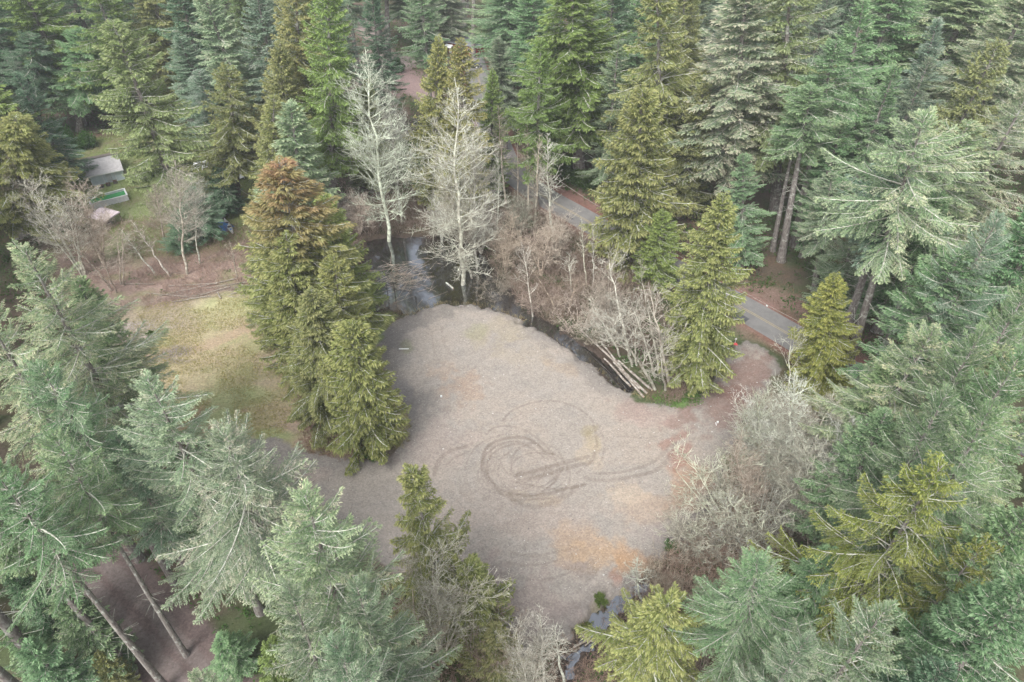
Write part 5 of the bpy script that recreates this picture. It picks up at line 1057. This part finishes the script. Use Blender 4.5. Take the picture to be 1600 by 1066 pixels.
mb = MB(); mb.box(-4.3, -HD - .07, .02, -3.5, -HD - .003, 2.1); mb.build('door', M['white'], H_); mb = MB(); mb.slab([(-4.9, -HD - 2.2, 2.3), (-2.6, -HD - 2.2, 2.3), (-2.6, -HD - .62, 2.7), (-4.9, -HD - .62, 2.7)], .1); mb.build('porch_roof', M['white'], H_)
cx, cy = gp(738, 106); car = empty('parked_car', (cx, cy, max(.13, gz(cx, cy))), -.15); tag(car, 'dark parked car at the upper end of the paved driveway', 'car'); M['carp'] = simple('dark_grey_car_paint', (.05, .055, .065), (.06, .065, .075), 1, .3, .5)
mb = MB(); pr = [(-2.2, .35), (-2.25, .75), (-1.9, .95), (-1.2, 1.0), (1.3, .98), (2.1, .88), (2.25, .6), (2.2, .35)]
def prism(m_, pr, w, z=0): b_ = len(m_.v); n_ = len(pr); m_.v += [(x, -w, z_ + z) for x, z_ in pr] + [(x, w, z_ + z) for x, z_ in pr]; m_.f += [tuple(b_ + i for i in range(n_)), tuple(b_ + n_ + i for i in reversed(range(n_)))] + [(b_ + i, b_ + n_ + i, b_ + n_ + (i + 1) % n_, b_ + (i + 1) % n_) for i in range(n_)]
prism(mb, pr[::-1], .88); mb.build('body', M['carp'], car); mb = MB(); prism(mb, [(-1.6, .985), (-1.1, 1.42), (.5, 1.42), (1.2, .985)][::-1], .74); mb.build('windows', M['glass'], car); mb = MB(); prism(mb, [(-1.12, 1.423), (-1.0, 1.48), (.4, 1.48), (.52, 1.423)][::-1], .72); mb.build('roof', M['carp'], car)
for sx in (-1.4, 1.4):
    for sy in (-.9, .72): mb = MB(); mb.tube([(sx, sy, .33), (sx, sy + .2, .33)], .33, 16); w_ = mb.build('wheel', M['dark'], car); mb = MB(); s2 = sy - .012 if sy < 0 else sy + .192; mb.tube([(sx, s2, .33), (sx, s2 + .02, .33)], .2, 12); mb.build('rim', M['white'], w_)
for sy in (-.6, .5): mb = MB(); mb.box(2.2, sy, .62, 2.27, sy + .25, .76); mb.build('headlight', M['white'], car)

# small things on the clearing and the road
def f_board(e): m_ = MB(); m_.box(-.75, -.09, .01, .75, .09, .07); m_.box(-.70, -.085, .072, -.1, .085, .085); m_.build('plank', M['white'], e)
small('white_board', 631, 546, f_board, 'white board lying on the gravel near the pond', 'board')
def f_block(e): m_ = MB(); m_.box(-.13, -.13, 0, .13, .13, .2); m_.box(-.09, -.09, .202, .09, .09, .24); m_.build('block', M['white'], e)
small('white_block', 689.5, 620.5, f_block, 'small white block on the dark gravel patch', 'block')
def f_block2(e): m_ = MB(); m_.box(-.12, -.1, 0, .12, .1, .25); m_.box(-.3, -.5, 0, -.22, .02, .05); m_.build('block', M['white'], e)
small('white_litter', 1121, 661, f_block2, 'small white debris at the right edge of the gravel', 'litter'); small('white_litter', 1198, 479, f_block, 'small white litter on the far shoulder of the road', 'litter')
M['redf'] = simple('red_flagging', (.55, .07, .07), (.6, .1, .1))
def f_stake(e): m_ = MB(); m_.box(-.03, -.03, 0, .03, .03, 1.1); m_.build('stake', M['white'], e); m_ = MB(); m_.box(-.16, -.02, .75, .16, .02, 1.0); m_.build('sign_plate', M['white'], e); m_ = MB(); m_.slab([(-.3, -.5, .10), (.35, -.5, .06), (.3, .0, .10), (-.3, .0, .12)], .02); m_.build('ribbon', M['redf'], e)
small('marker_stake', 1148, 537, f_stake, 'white marker stake with red flagging by the clearing entrance', 'marker stake')
# overhead cable along the far side of the road
pts3 = [np.array(gp(x, y, z)) for x, y, z in ((862, 275, 6), (1290, 525, 6))]
def pole(p, lab): e = empty('utility_pole', (p[0], p[1], gz(*p)), .7); tag(e, lab, 'utility pole', 'poles of the roadside cable'); m_ = MB(); m_.tube([(0, 0, -.3), (0, 0, 6.6)], [.15, .11], 10); m_.build('pole', M['deadwood'], e); m_ = MB(); m_.box(-.06, -.5, 5.9, .06, .5, 6.02); m_.build('bracket', M['dark'], e)
pole(pts3[0], 'short wooden pole carrying the left end of the roadside cable'); pole(pts3[1], 'short wooden pole carrying the right end of the roadside cable')
mb = MB(); mb.tube([(*(pts3[0] * (1 - t) + pts3[1] * t), 6.05 - 1.0 * 4 * t * (1 - t)) for t in np.linspace(0, 1, 17)], .035, 5); tag(mb.build('cable', M['deadwood']), 'thin overhead cable along the far side of the road', 'cable')

# ------------------------------------------------------------------ haze: one box of even, pale, thin air
mb = MB(); mb.box(-895, -290, -4, 895, 1390, 78); hz = mb.build('haze', None); hz['kind'] = 'stuff'
m = bpy.data.materials.new('thin_haze'); m.use_nodes = True; n = m.node_tree; n.nodes.remove(n.nodes['Principled BSDF']); pv = n.nodes.new('ShaderNodeVolumePrincipled')
pv.inputs['Density'].default_value = 0.00025; pv.inputs['Color'].default_value = (.93, .96, 1, 1); pv.inputs['Anisotropy'].default_value = 0.0; n.links.new(pv.outputs[0], n.nodes['Material Output'].inputs['Volume']); hz.data.materials.append(m)
